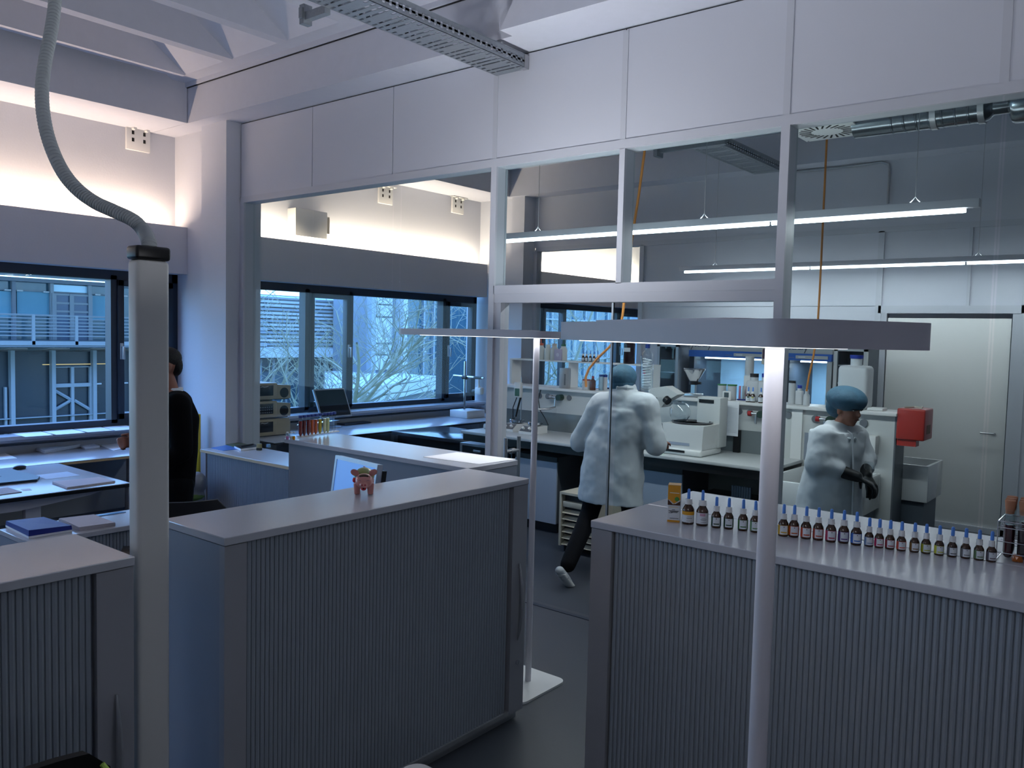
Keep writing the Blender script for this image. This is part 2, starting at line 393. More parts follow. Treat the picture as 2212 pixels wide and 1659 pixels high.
# far lamp behind the cabinet, head running along the partition
floor_lamp('slim white LED floor lamp between the big cabinet and the doorway', (-3.10, 3.53), 0, 1.12, .26, (-2.668, 3.50), (-2.70, 3.45, .37, .40), zt=1.919, th=.036, power=(26, 3))
# near lamp whose head crosses the middle of the picture
A1 = Vector((-.43, 1.155)); U = Vector((math.cos(math.radians(148)), math.sin(math.radians(148)))); V = Vector((U.y, -U.x))
LB, WB = .90, .29
hc = A1+U*LB/2+V*WB/2
floor_lamp('near white LED floor lamp, thick pole in front of the bottle cabinet', (hc.x, hc.y), math.radians(148), LB, WB, (-.555, 1.42), (-.62, 1.50, .4, .37), zt=1.932, th=.042, power=(31, 1.0))
floor_lamp('LED floor lamp standing behind the viewer by the right wall', (1.6, -1.0), 0, 1.12, .26, (1.6, -1.0), (1.6, -1.0, .37, .40), power=(30, 6))  # out of view, added to brighten the office from behind
floor_lamp('LED floor lamp standing behind the viewer by the desks', (-4.6, -2.2), 0, 1.12, .26, (-4.6, -2.2), (-4.6, -2.2, .37, .40), power=(46, 8))  # second unseen lamp, added to lift the cabinet fronts and upper panels
# pendant tube lamps in the lab
def tube_lamp(label, y, z, x0, x1, segs, power):
    t = thing('pendant_tube_lamp', label, 'ceiling lamp', ((x0+x1)/2, y, z), group='long pendant tube lamps in the lab')
    wp(M().box(x0, x1, y-.03, y+.03, z+.0, z+.05, .004), 'lamp_housing', lampbody, t)
    a = x0+.06
    n = segs; w = (x1-x0-.12)/n
    for k in range(n):
        wp(M().cyl((a+k*w+.01, y-.012, z-.016), (a+(k+1)*w-.01, y-.012, z-.016), .013, n=10), 'tube', tube_white, t)
        l = area('tube_uplight', (a+(k+.5)*w, y, z+.056), (w*.9, .03), power*.1, (.92, .96, 1), (0, 0, 1)); l.rotation_euler = (PI, 0, 0)  # upward light added to brighten the lab ceiling
        l = area('tube_light', (a+(k+.5)*w, y, z-.036), (w*.9, .03), power, (.92, .96, 1))
    for x in (x0+.45, (x0+x1)/2+.1, x1-.35):
        wp(M().tube([(x, y, z+.085), (x, y, 4.2)], .0025, 6), 'suspension_wire', alum, t)
        wp(M().tube([(x-.035, y, z+.05), (x-.015, y, z+.07), (x, y, z+.09), (x+.015, y, z+.07), (x+.035, y, z+.05)], .004, 6), 'wire_clip', alum, t)
    return t
tube_lamp('nearer of the two long pendant tube lamps over the bench', 5.45, 2.70, -4.62, -.95, 3, 11)
tube_lamp('farther long pendant tube lamp by the fume hoods', 8.95, 2.70, -4.70, 1.4, 4, 5)
# ------------------------------------------------------------------ cable trays
def cable_tray(label, x0, x1, ya, yb, z, h=.075):
    t = thing('cable_tray', label, 'cable tray', ((x0+x1)/2, (ya+yb)/2, z), group=None)
    b = M(); wd = x1-x0; y = ya; pitch = .052
    ys = []
    while y+pitch < yb: ys.append(y); y += pitch
    b.box(x0, x0+.006, ya, yb, z, z+.003); b.box(x1-.006, x1, ya, yb, z, z+.003)
    for k, y in enumerate(ys):
        last = (k == len(ys)-1); ye = yb if last else y+pitch
        # solid strip then slot strip: slots are real gaps
        b.box(x0+.006, x1-.006, y, y+.034 if not last else ye, z, z+.003)
        if not last:
            b.box(x0+.048, x0+.06, y+.034, ye, z, z+.003); b.box(x1-.06, x1-.048, y+.034, ye, z, z+.003)
            b.box(x0+.006, x0+.012, y+.034, ye, z, z+.003); b.box(x1-.012, x1-.006, y+.034, ye, z, z+.003)
            if k % 4 == 3: b.box(x0+.06, x1-.06, y+.034, ye, z, z+.003)
    for zz in (0, 1):
        pass
    wp(b, 'tray_floor', galv, t, False)
    for nm, xx in (('side_wall', x0), ('side_wall', x1-.002)):
        s = M(); s.box(xx, xx+.002, ya, yb, z, z+.022); s.box(xx, xx+.002, ya, yb, z+.034, z+.048); s.box(xx, xx+.002, ya, yb, z+.058, z+h)
        y = ya
        while y < yb-.03: s.box(xx, xx+.002, y, y+.032, z+.02, z+.06); y += .052
        s.box(xx-.004 if xx == x0 else xx-.004, xx+.006, ya, yb, z+h-.004, z+h)
        wp(s, nm, galv, t, False)
    return t
tr = cable_tray('perforated galvanised cable tray running up to the white panels', -3.87, -3.59, -2.5, Y0-.01, 3.722, .088)
wp(M().box(-3.63, -3.585, Y0-.05, Y0-.006, 3.716, 3.81), 'joint_plate', alum, tr)
b = M(); b.box(-4.05, -3.87, 3.02, 3.06, 3.69, 3.735); b.box(-4.09, -4.05, 3.01, 3.07, 3.67, 3.78); b.box(-4.084, -4.056, 3.0, 3.03, 3.70, 3.76); wp(b, 'wall_bracket', galv, tr)
tr2 = cable_tray('dark cable tray under the lab ceiling seen through the glass', -3.80, -3.48, 4.75, 8.9, 3.74, .09)
b = M(); b.box(-4.0, -3.3, 7.05, 7.09, 3.66, 3.70); b.box(-4.0, -3.96, 7.0, 7.12, 3.62, 3.72); b.box(-3.98, -3.96, 7.05, 7.07, 3.7, 4.2); wp(b, 'hanger_rail', galv, tr2)
# ------------------------------------------------------------------ ventilation: swirl diffuser and spiral duct
vt = thing('ceiling_air_diffuser', 'square white swirl air outlet hanging under the lab ceiling', 'air vent', (-1.94, 5.75, 3.43))
zd = 3.36; cx, cy = -2.0, 5.90
pl = M(); pl.box(cx-.22, cx+.22, cy-.22, cy+.22, zd, zd+.012, .003); wp(pl, 'face_plate', whitep, vt)
sl = M()
for k in range(24):
    a = 2*PI*k/24; r0, r1 = .105, .185; a2 = a+.18; w = .011
    p0 = Vector((cx+r0*math.cos(a), cy+r0*math.sin(a), 0)); p1 = Vector((cx+r1*math.cos(a2), cy+r1*math.sin(a2), 0)); n_ = (p1-p0).cross(Vector((0, 0, 1))).normalized()*w/2
    sl.extr([tuple((p0+n_)[:2]), tuple((p1+n_*1.3)[:2]), tuple((p1-n_*1.3)[:2]), tuple((p0-n_)[:2])], 'z', zd-.0015, zd+.001)
so = wp(sl, 'swirl_slots', black_matte, vt)
for dx, dy in ((-.2, -.2), (.2, -.2), (.2, .2), (-.2, .2)): wp(M().cyl((cx+dx, cy+dy, zd-.003), (cx+dx, cy+dy, zd), .006, n=10), 'screw', steel, vt)
wp(M().box(cx-.19, cx+.19, cy-.19, cy+.19, zd+.012, zd+.20), 'plenum_box', galv, vt)
gal2 = mat('bright_spiral_steel', (128, 136, 142), .22, metal=.95, bump=.1, bscale=30)
dk = thing('spiral_duct', 'shiny spiral ventilation duct leading right from the air outlet', 'duct', (-1.2, cy, 3.55))
zc = zd+.03; b = M()
b.tube([(cx+.19, cy, zc), (cx+.30, cy, zc), (cx+.40, cy, zc)], .10, 24); wp(b, 'elbow', gal2, dk)
b = M(); prof = []; pts = []; rs = []; x = cx+.38; k = 0
while x < -1.05:
    for dx, r in ((0, .1), (.052, .1), (.056, .104), (.062, .104), (.066, .1)): pts.append((x+dx, cy, zc)); rs.append(r)
    x += .075
pts.append((-1.03, cy, zc)); rs.append(.1)
b.tube(pts, rs, 28); wp(b, 'spiral_pipe', gal2, dk)
for xx in (-1.33, -1.06): wp(M().tube([(xx, cy, zc), (xx+.035, cy, zc)], .108, 28), 'clamp_ring', alum, dk)
wp(M().tube([(-1.03, cy, zc), (-1.0, cy, zc), (-.98, cy, zc), (-.88, cy, zc)], [.1, .085, .065, .065], 24), 'reducer', gal2, dk)
wp(M().tube([(-.90, cy, zc), (-.88, cy, zc), (-.86, cy, zc), (-.72, cy, zc), (-.715, cy, zc), (-.70, cy, zc), (-.69, cy, zc), (.6, cy, zc)], [.07, .12, .13, .13, .135, .135, .13, .13], 28), 'large_pipe', gal2, dk)
for xx in (-1.25, -.5, .4): wp(M().tube([(xx, cy, zc+.1), (xx, cy, 4.25)], .003, 6), 'hanger_wire', alum, dk)
# pipe bracket lines on the lab wall
b = M(); yb = YF-.03
b.tube([P(1710, 372, 'y', yb), P(1850, 358, 'y', yb), P(1905, 350, 'y', yb), P(1920, 355, 'y', yb), P(1922, 365, 'y', yb), P(1918, 440, 'y', yb)], .014, 8)
tag(b.build('wall_conduit', alum), 'thin conduit pipe bending down on the upper lab wall', 'pipe')
# orange air hoses hanging in the lab
OR = mat('orange_hose', (196, 128, 62), .5)
ya = 5.9
b = M(); pts = [P(x, y, 'y', ya) for x, y in ((1394, 300), (1392, 330), (1380, 420), (1366, 510), (1352, 620), (1345, 680), (1338, 715), (1318, 748), (1290, 775), (1272, 797), (1265, 815), (1266, 836))]
pts[0] = pts[1]+Vector((0, 0, 1.6))
b.tube(pts, .011, 8); tag(b.build('air_hose', OR), 'orange hose curving down on to the left half of the bench', 'hose')
ya = 7.0
b = M(); pts = [P(x, y, 'y', ya) for x, y in ((1777, 480), (1774, 560), (1770, 640), (1765, 720), (1757, 770), (1748, 810), (1742, 845))]
pts[0] = pts[1]+Vector((0, 0, 2.2))
b.tube(pts, .009, 8); tag(b.build('air_hose', OR), 'orange hose hanging straight down beside the white bottles', 'hose')
# cove boxes (white junction plates under the ceiling strip)
def junction(px, py, w):
    p = P(px, py, 'x', XW+.012)
    t = thing('blind_bracket', None, 'bracket', p)
    wp(M().box(p.x-.01, p.x+.02, p.y-.12, p.y+.12, p.z-.22, p.z, .004), 'back_plate', whitep, t)
    wp(M().box(p.x, p.x+.07, p.y-.15, p.y+.15, p.z, p.z+.012), 'mounting_flange', whitep, t)
    for dy in (-.055, .06):
        for dz in (-.05, -.12): wp(M().box(p.x+.02, p.x+.022, p.y+dy-.012, p.y+dy+.012, p.z+dz-.018, p.z+dz+.018), 'slot', black_matte, t)
    for dy in (-.06, .07): wp(M().cyl((p.x+.03, p.y+dy, p.z-.015), (p.x+.075, p.y+dy, p.z-.015), .016, n=12), 'roller', whitep, t)
    return t
tag(junction(297, 278, 1), 'white slotted bracket high on the warm lit wall, left of the column', None)
tag(junction(832, 404, 1), 'left of two white brackets on the lit wall behind the glass', None)
tag(junction(988, 428, 1), 'right of two white brackets on the lit wall behind the glass', None)
b = M(); p0 = P(632, 450, 'x', XW+.1); p1 = P(700, 515, 'x', XW+.1)
b.box(XW+.0, XW+.16, p0.y, p1.y, 2.98, 3.30, .006); cb = thing('control_box', 'white control box standing in the bright cove behind the glass', 'electrical box', ((XW+.08), (p0.y+p1.y)/2, 2.9))
wp(b, 'housing', whitep, cb); wp(M().box(XW+.02, XW+.14, p1.y, p1.y+.05, 3.05, 3.25), 'side_cover', creamp, cb)
# ------------------------------------------------------------------ service column with hose
sc = thing('service_column', 'white power column with black cap standing between the grey cabinets', 'power column', (-2.59, 1.33, 0))
wp(M().box(-2.622, -2.555, 1.277, 1.386, 0, 2.108, .014, 4), 'column_profile', postm, sc)
wp(M().box(-2.624, -2.552, 1.274, 1.389, 2.108, 2.152, .010, 3), 'cap', blackp, sc)
hp = [PD(x, y, dd) for x, y, dd in ((321, 545, 2.75), (320, 524, 2.75), (311, 500, 2.75), (288, 476, 2.76), (246, 456, 2.78), (205, 437, 2.8), (166, 408, 2.82), (134, 368, 2.85), (108, 310, 2.9), (94, 250, 2.95), (91, 190, 3.0), (98, 130, 3.05), (109, 75, 3.1), (117, 20, 3.15), (121, -50, 3.2), (122, -140, 3.3))]
hp[0] = Vector((-2.588, 1.332, 2.14)); hp[1] = Vector((-2.588, 1.332, 2.165))
def spline(pts, n):
    out_ = []
    for i in range(len(pts)-1):
        p0 = pts[max(i-1, 0)]; p1 = pts[i]; p2 = pts[i+1]; p3 = pts[min(i+2, len(pts)-1)]
        for k in range(n):
            t = k/n; out_.append(.5*((2*p1)+(-p0+p2)*t+(2*p0-5*p1+4*p2-p3)*t*t+(-p0+3*p1-3*p2+p3)*t**3))
    out_.append(pts[-1]); return out_
sp = spline(hp, 24); rs = [.0235 if (k % 3) else .0205 for k in range(len(sp))]
hosem = mat('grey_corrugated_hose', (158, 164, 166), .55)
wp(M().tube(sp, rs, 14), 'corrugated_hose', hosem, sc)
# ================================================================== CABINETS
LOCK = None
def tambour_cabinet(name, label, loc, rz, L_, D, H, top=lam_top, doors=(1,), tab=.03, pitch=.0185, stile=(.085, .11), handle='right', plain=False, group=None, edge=None, overhang=.0):
    """local: x along the length 0..L, front at y=0, body to +y"""
    t = thing(name, label, 'cabinet', loc, rz, group)
    b = M(); pz = .05
    b.box(0, L_, .03, D, pz, H-tab); lp(b, 'carcass', lam_blue, t)
    lp(M().box(.01, L_-.01, .035, D-.02, 0, pz), 'plinth', alum, t)
    tp = M(); tp.box(-.003-overhang, L_+.003+overhang, -.004-overhang, D+.002, H-tab+.002, H, .0025, 1); lp(tp, 'worktop', [top], t)
    if edge:
        lp(M().box(-.0035, L_+.0035, -.0045, -.002, H-tab+.003, H-.003), 'edge_band', edge, t)
    if not plain:
        b = M(); b.box(0, stile[0], 0, .03, pz, H-tab); lp(b, 'end_stile', lam, t)
        st = M(); st.box(L_-stile[1], L_, 0, .03, pz, H-tab); so = lp(st, 'lock_stile', lam, t)
        lp(M().box(stile[0], L_-stile[1], .0, .03, pz, pz+.02), 'bottom_rail', alum, t)
        d = M(); x = stile[0]+.008; xe = L_-stile[1]-.008; z0, z1 = pz+.02, H-tab
        prof = []
        while x+pitch <= xe:
            prof += [(x, .016), (x+.0015, .011), (x+pitch*.5, .0085), (x+pitch-.0035, .011), (x+pitch-.002, .016)]; x += pitch
        A = [d.b.verts.new((px, py, z0)) for px, py in prof]; B = [d.b.verts.new((px, py, z1)) for px, py in prof]
        for k in range(len(prof)-1): d.b.faces.new((A[k], A[k+1], B[k+1], B[k]))
        o = lp(d, 'tambour_door', slat, t, smooth=False)
        hx = L_-stile[1]/2 if handle == 'right' else stile[0]/2
        hh = M(); zc_ = H*.50; hl = .19
        pts = []
        for k in range(13):
            u = -1+2*k/12; pts.append((hx+.0, -.002-.020*(1-u*u), zc_+u*hl))
        hh.tube(pts, [.003+.007*(1-(-1+2*k/12)**2) for k in range(13)], 10, sx=1.3); lp(hh, 'handle', alum, so)
        lk = M(); lk.cyl((hx, .002, .30), (hx, -.012, .30), .012); lk.box(hx-.002, hx+.002, -.014, -.011, .294, .306); lp(lk, 'lock', chrome, so)
    return t
tambour_cabinet('tambour_cabinet', 'long grey tambour cabinet with the pig figurine on top', (-2.435, 1.510, 0), PI/2, 1.645, .40, 1.20)
tambour_cabinet('tambour_cabinet', 'grey tambour cabinet at the left edge, left of the power column', (-2.430, -.455, 0), PI/2, 1.655, .405, 1.20)
tambour_cabinet('tambour_cabinet', 'front grey tambour cabinet under the dropper bottles', (-1.705, 2.612, 0), 0, 1.95, .420, 1.20, stile=(.09, .11))
tambour_cabinet('tambour_cabinet', 'rear cabinet backing on to the bottle cabinet, its top behind the joint', (.245, 3.447, 0), PI, 1.95, .403, 1.20)
tambour_cabinet('flat_backed_cabinet', 'grey cabinet with plain back panel and test tube rack on top', (-4.412, 3.162, 0), 0, 1.575, .41, 1.20, plain=True)
woodedge = mat('birch_edge', (196, 170, 132), .6)
tambour_cabinet('low_tambour_cabinet', 'low grey tambour cabinet with wood edged top beside the white wall column', (-6.93, 4.05, 0), 0, 2.3, .45, .78, edge=woodedge)
tambour_cabinet('low_sideboard', 'low grey sideboard holding the blue folder, behind the left cabinet', (-4.44, 1.66, 0), PI/2, .82, .38, .80)
# ================================================================== THINGS ON THE CABINETS
amber = mat('amber_bottle_glass', (58, 34, 18), .12, coat=.5)
blue_rub = mat('blue_rubber_bulb', (84, 140, 222), .5)
label_w = mat('label_paper', (214, 218, 222), .6)
ink = mat('label_ink', (60, 62, 70), .7)
PAL = {}
def colm(rgb, rough=.55):
    k = (rgb, rough)
    if k not in PAL: PAL[k] = mat('paint_%d_%d_%d' % rgb, rgb, rough)
    return PAL[k]
def band(b, r, z0, z1, a0, a1, n=14):
    A = []; B = []
    for k in range(n+1):
        a = a0+(a1-a0)*k/n; A.append(b.b.verts.new((r*math.cos(a), r*math.sin(a), z0))); B.append(b.b.verts.new((r*math.cos(a), r*math.sin(a), z1)))
    for k in range(n): b.b.faces.new((A[k], A[k+1], B[k+1], B[k])).material_index = b.mi
def dropper_bottle(label, p, kind, colr, face, group, rest=None):
    r, hb, H = {'big': (.0225, .076, .134), 'mid': (.0178, .062, .116), 'small': (.0150, .050, .100)}[kind]
    t = thing('dropper_bottle', label, 'dropper bottle', p, face, group)
    b = M(); b.lathe([(0, 0), (r*.9, 0), (r, .003), (r, hb*.68), (r*.96, hb*.76), (r*.55, hb*.97), (r*.5, hb)], n=22); lp(b, 'bottle_body', amber, t)
    c = M(); c.lathe([(r*.68, hb), (r*.68, hb+.003), (r*.62, hb+.006), (r*.60, hb+.016), (r*.56, hb+.019), (0, hb+.019)], n=18); lp(c, 'white_collar', whitep, t)
    d = M(); rb_ = .0056; d.lathe([(rb_, hb+.02), (rb_, hb+.024), (rb_*.96, H-.006), (rb_*.7, H-.0015), (0, H)], n=14); lp(d, 'rubber_bulb', blue_rub, t)
    l = M(); z0, z1 = hb*.12, hb*.66
    if kind == 'big':
        band(l, r+.0004, z0, z1, -2.9, -.3)
        l.mi = 1; band(l, r+.0008, z1-(z1-z0)*.32, z1, -2.9, -.3) if colr[0] > 190 and colr[2] < 90 else band(l, r+.0008, z1-(z1-z0)*.28, z1-.002, -2.0, -1.1)
        l.mi = 2
        for k, (w, zz) in enumerate(((.35, .52), (.5, .40), (.42, .34), (.46, .12))): band(l, r+.0009, z0+(z1-z0)*zz, z0+(z1-z0)*(zz+.025), -PI/2-w+.2, -PI/2+w+.2, 5)
        lp(l, 'label', [label_w, colm(colr), ink], t)
    else:
        l.mi = 1; band(l, r+.0004, z0, z1, -3.3, .2)
        l.mi = 0; band(l, r+.0008, z0+.001, z1-.001, -2.35, -.80)
        l.mi = 1; band(l, r+.0010, z0+(z1-z0)*.20, z0+(z1-z0)*.32, -2.15, -1.0, 8)
        l.mi = 2; band(l, r+.0010, z0+(z1-z0)*.80, z0+(z1-z0)*.88, -1.68, -1.48, 3)
        lp(l, 'label', [label_w, colm(colr), ink], t)
    return t
face = math.atan2(1.0, -.45)-PI/2      # labels look towards the viewer's side of the cabinet
fx = -.42
bl = [((1480.5, 1134), 'big', (206, 148, 30), 'largest bottle with yellow banded label, next to the yellow box'),
 ((1511, 1137.5), 'big', (196, 150, 170), 'big bottle with white label and a pink patch, second from the yellow box'),
 ((1542.6, 1141.7), 'mid', (20, 62, 48), 'first dark green labelled bottle, left of the two dark green ones'),
 ((1569.5, 1144.4), 'mid', (28, 70, 46), 'second dark green labelled bottle, right of the two dark green ones'),
 ((1600.5, 1148), 'mid', (62, 112, 62), 'bottle with mid green label, fourth left of the lamp pole'),
 ((1627, 1151.6), 'mid', (96, 140, 96), 'bottle with pale green label, just left of the lamp pole'),
 ((1655, 1155), 'mid', (190, 180, 90), 'bottle half hidden by the left edge of the lamp pole'),
 ((1688, 1160), 'mid', (200, 156, 40), 'bottle with yellow label peeping out right of the lamp pole'),
 ((1710.7, 1162), 'mid', (196, 92, 44), 'first orange labelled bottle right of the lamp pole'),
 ((1737, 1165.6), 'mid', (186, 66, 34), 'second bottle right of the pole with a red-orange label'),
 ((1763.5, 1168.3), 'mid', (180, 78, 60), 'third bottle right of the pole with a brick red label'),
 ((1791, 1172.4), 'mid', (170, 44, 82), 'bottle with crimson label left of the purple one'),
 ((1818.4, 1175), 'mid', (88, 52, 130), 'bottle with purple label, between the crimson and blue ones'),
 ((1846, 1179), 'mid', (50, 104, 190), 'bottle with bright blue label, last of the middle sized ones'),
 ((1874, 1182), 'small', (120, 150, 190), 'small bottle with pale blue label, first of the small ones'),
 ((1896, 1185), 'small', (176, 24, 84), 'small bottle with magenta label beside the pale blue one'),
 ((1919.3, 1188), 'small', (150, 44, 58), 'small bottle with dark red label, third of the small ones'),
 ((1944, 1191.7), 'small', (196, 72, 50), 'small bottle with red-orange label, fourth of the small ones'),
 ((1972.4, 1194.6), 'small', (120, 88, 40), 'small bottle with brown label, fifth of the small ones'),
 ((1997.4, 1197.6), 'small', (168, 172, 40), 'small bottle with olive lime label, left of the two lime ones'),
 ((2026, 1201.3), 'small', (190, 194, 60), 'small bottle with lime label, right of the two lime ones'),
 ((2054, 1204.8), 'small', (84, 86, 92), 'small bottle with dark grey label right of the lime ones'),
 ((2083, 1208), 'small', (120, 124, 128), 'small bottle with light grey label, third from the right end'),
 ((2112, 1212), 'small', (96, 124, 84), 'small bottle with grey green label, second from the right end'),
 ((2139, 1215.5), 'small', (92, 84, 92), 'small bottle at the right end, beside the wire rack')]
for (px, py), kind, colr, lab in bl:
    q = P(px, py-1, 'z', 1.2); q.y += {'big': .020, 'mid': .015, 'small': .013}[kind]
    dropper_bottle(lab, q, kind, colr, math.atan2(q.x, -q.y)*-1*-.0+math.radians(28), 'dropper bottles lined up on the front cabinet')
# yellow carton
q = P(1450, 1127, 'z', 1.2); q.y += .02
t = thing('carton', 'yellow and white bottle carton at the left end of the bottle row', 'box', q, math.radians(24))
yel = colm((214, 150, 40)); w_ = .0235; H_ = .142
b = M(); b.box(-w_, w_, -.0235, .0235, 0, H_, .0008, 1); lp(b, 'carton_body', label_w, t)
for fy in (-.0238,):
    f_ = M(); f_.box(-w_, w_, fy-.0002, fy+.0006, H_*.60, H_-.0005); lp(f_, 'yellow_print', yel, t); f_ = M(); f_.box(-w_, w_, fy-.0002, fy+.0006, .0005, .008); lp(f_, 'yellow_base_print', yel, t)
    f_ = M(); f_.extr([(-w_, H_*.46), (w_, H_*.46), (w_, H_*.58), (w_*.3, H_*.50), (-w_*.2, H_*.485), (-w_, H_*.61)], 'y', fy-.0006, fy); lp(f_, 'brown_print', colm((74, 40, 26)), t)
    f_ = M(); f_.extr([(-w_*.86, H_*.62), (0, H_*.50), (w_*.5, H_*.56), (w_*.9, H_*.62)], 'y', fy-.0009, fy-.0006); lp(f_, 'yellow_print', yel, t)
    f_ = M(); f_.cyl((w_*.45, fy-.0006, H_*.63), (w_*.45, fy-.0012, H_*.63), .0085, n=16); lp(f_, 'green_dot', colm((70, 140, 60)), t)
    f_ = M(); f_.box(-w_*.7, w_*.8, fy-.0012, fy-.0006, H_*.785, H_*.80); lp(f_, 'title_line', label_w, t)
    f_ = M()
    for k, (a, c, z) in enumerate(((-.3, .2, .33), (-.8, .8, .30), (-.6, .7, .28), (-.4, .6, .26), (-.8, -.2, .245), (-.6, .8, .10))): f_.box(w_*a, w_*c, fy-.0008, fy, H_*z, H_*z+.0018)
    lp(f_, 'small_print', ink, t)
    f_ = M(); f_.box(-w_*.75, w_*.7, fy-.0008, fy, H_*.40, H_*.412); lp(f_, 'pale_title', colm((226, 196, 140)), t)
lp(M().box(-w_, w_, -.0236, .0236, H_, H_+.0012), 'lid_flap', colm((236, 200, 150)), t)
# wire rack with corked test tubes at the right end
cork = mat('cork', (176, 122, 92), .9, bump=.4, bscale=300)
tglass = glassmat('test_tube_glass', (.9, .93, .93), 1.6)
rk = thing('wire_rack', 'chrome wire rack of corked tubes at the right end of the cabinet', 'rack', (-.36, 2.95, 1.2))
c0 = P(2151, 1209, 'z', 1.2); 
xr0, xr1, yr0, yr1 = c0.x, c0.x+.34, c0.y+.005, P(2126, 1185, 'z', 1.2).y
w = M(); rr = .0016
for x in (xr0, xr1):
    for y in (yr0, yr1): w.cyl((x, y, 1.2015), (x, y, 1.328), rr, n=8)
    w.cyl((x, yr0, 1.328), (x, yr1, 1.328), rr*1.6, n=8); w.cyl((x, yr0, 1.2017), (x, yr1, 1.2017), rr, n=8)
for z in (1.225, 1.262, 1.308, 1.328):
    for y in (yr0, yr1): w.cyl((xr0, y, z), (xr1, y, z), rr, n=8)
for z in (1.262, 1.308):
    for k in range(1, 4): w.cyl((xr0, yr0+(yr1-yr0)*k/4, z), (xr1, yr0+(yr1-yr0)*k/4, z), rr*.8, n=6)
wp(w, 'wire_frame', chrome, rk)
liquids = {0: (26, 12, 14), 1: (60, 18, 26), 2: (150, 120, 60)}
names = ['front', 'middle', 'back']; cn = ['left end of', 'second from the left in', 'third from the left in', 'fourth from the left in', 'right end of']
for r_ in range(3):
    for k in range(5):
        x = xr0+.022+k*.040+(2-r_)*.003; y = yr0+.024+r_*(yr1-yr0-.05)/2
        tt = thing('corked_tube', 'corked glass tube, %s the %s row of the wire rack' % (cn[k], names[r_]), 'test tube', (x, y, 1.205), 0, 'corked tubes in the wire rack')
        lp(M().lathe([(.001, .001), (.009, .003), (.0145, .011), (.015, .02), (.015, .16), (.0155, .162)], n=18), 'glass_wall', tglass, tt)
        lq = (26, 12, 14) if k < 2 or r_ else (146, 96, 20)
        lp(M().lathe([(0, .002), (.008, .004), (.0135, .012), (.0140, .02), (.0140, .112-.01*((k+r_) % 3))], n=16), 'dark_liquid', mat('liquid_%d_%d' % (r_, k), lq if (k+r_) % 3 else (64, 16, 24), .1, coat=.4), tt)
        lp(M().lathe([(.0125, .148), (.0135, .162), (.0165, .190), (.0155, .192), (0, .192)], n=14), 'cork_stopper', cork, tt)
random.seed(4)
for k, (px, py, s_, lab) in enumerate(((2196, 1215, .017, 'orange resin lump in front of the wire rack'), (2222, 1206, .02, 'yellow orange resin lump beside the orange one at the picture edge'))):
    q = P(px, py, 'z', 1.2); b = M(); r = bmesh.ops.create_icosphere(b.b, subdivisions=2, radius=s_)
    for v in r['verts']: v.co *= random.uniform(.72, 1.15); v.co.z = max(v.co.z, -s_*.62)
    o = b.build('resin_lump', mat('amber_resin_%d' % k, (206, 112, 36) if k == 0 else (214, 150, 40), .2, coat=.4, trans=.3), smooth=False); o.location = (q.x, q.y+.01, 1.2+s_*.62); tag(o, lab, 'resin')
# ------------------------------------------------------------------ piggy figurine
pk = mat('pink_ceramic', (206, 138, 132), .28, coat=.3, var=.12, bscale=30)
px_, py_ = -2.635, 2.283
pg = thing('pig_figurine', 'painted pink pig figurine standing on the long cabinet', 'figurine', (px_-.045, py_+.04, 1.2), math.radians(48)); pg.scale = (1.28, 1.1, 1.0)
# local: head towards -y, body +y
def remesh(o, v=.004, sm=6):
    m = o.modifiers.new('remesh', 'REMESH'); m.mode = 'VOXEL'; m.voxel_size = v; m.use_smooth_shade = True
    s = o.modifiers.new('smooth', 'SMOOTH'); s.iterations = sm; s.factor = .5
    return o
Rx = lambda a: Matrix.Rotation(a, 3, 'X'); Ry = lambda a: Matrix.Rotation(a, 3, 'Y'); Rz = lambda a: Matrix.Rotation(a, 3, 'Z')
b = M(); b.ell((0, .055, .062), (.033, .055, .036)); b.ell((0, .0, .060), (.030, .034, .031)); b.ell((0, -.022, .058), (.027, .022, .026))
for x in (-.022, .022):
    for y in (.0, .092): b.cyl((x, y, .05), (x, y-.002, .002), .0125, .0095, 14)
b.ell((0, -.040, .049), (.0135, .016, .012)); b.ell((0, -.034, .036), (.011, .012, .009))
remesh(lp(b, 'pig_body', pk, pg), .0025, 3)
for s_ in (-1, 1):
    e = M(); e.ell((s_*.030, -.008, .096), (.0125, .004, .017), rot=Ry(s_*.6) @ Rx(.2)); lp(e, 'ear', pk, pg)
    e = M(); e.ell((s_*.005, -.0545, .051), (.0028, .0018, .0036)); lp(e, 'nostril', colm((150, 40, 60), .3), pg)
    e = M(); e.tube([(s_*.009, -.044, .0675), (s_*.014, -.0425, .070), (s_*.019, -.038, .0675)], .0008, 6); lp(e, 'closed_eye', colm((110, 80, 110), .3), pg)
e = M(); e.ell((0, -.044, .0335), (.0085, .0035, .0075)); lp(e, 'red_lips', colm((190, 24, 40), .3), pg)
e = M(); e.ell((0, -.0468, .0355), (.0035, .002, .004)); lp(e, 'open_mouth', colm((40, 8, 8), .6), pg)
e = M(); e.ell((0, -.020, .083), (.016, .011, .0065), rot=Rx(.5)); lp(e, 'dark_forelock', colm((58, 36, 24), .4), pg)
e = M(); e.ell((0, .058, .070), (.0345, .050, .036)); lp(e, 'green_saddle_cloth', mat('painted_cloth', (142, 150, 84), .3, coat=.3, var=.5, bscale=60), pg)
e = M(); e.ell((-.026, .035, .062), (.010, .030, .026)); lp(e, 'turquoise_patch', colm((110, 190, 186), .3), pg)
e = M(); e.ell((-.032, .004, .062), (.006, .010, .011)); lp(e, 'red_flower', colm((200, 30, 50), .35), pg)
e = M(); e.tube([(0, .108, .085), (.006, .114, .094), (-.004, .116, .100)], [.004, .003, .002], 8); lp(e, 'tail', pk, pg)
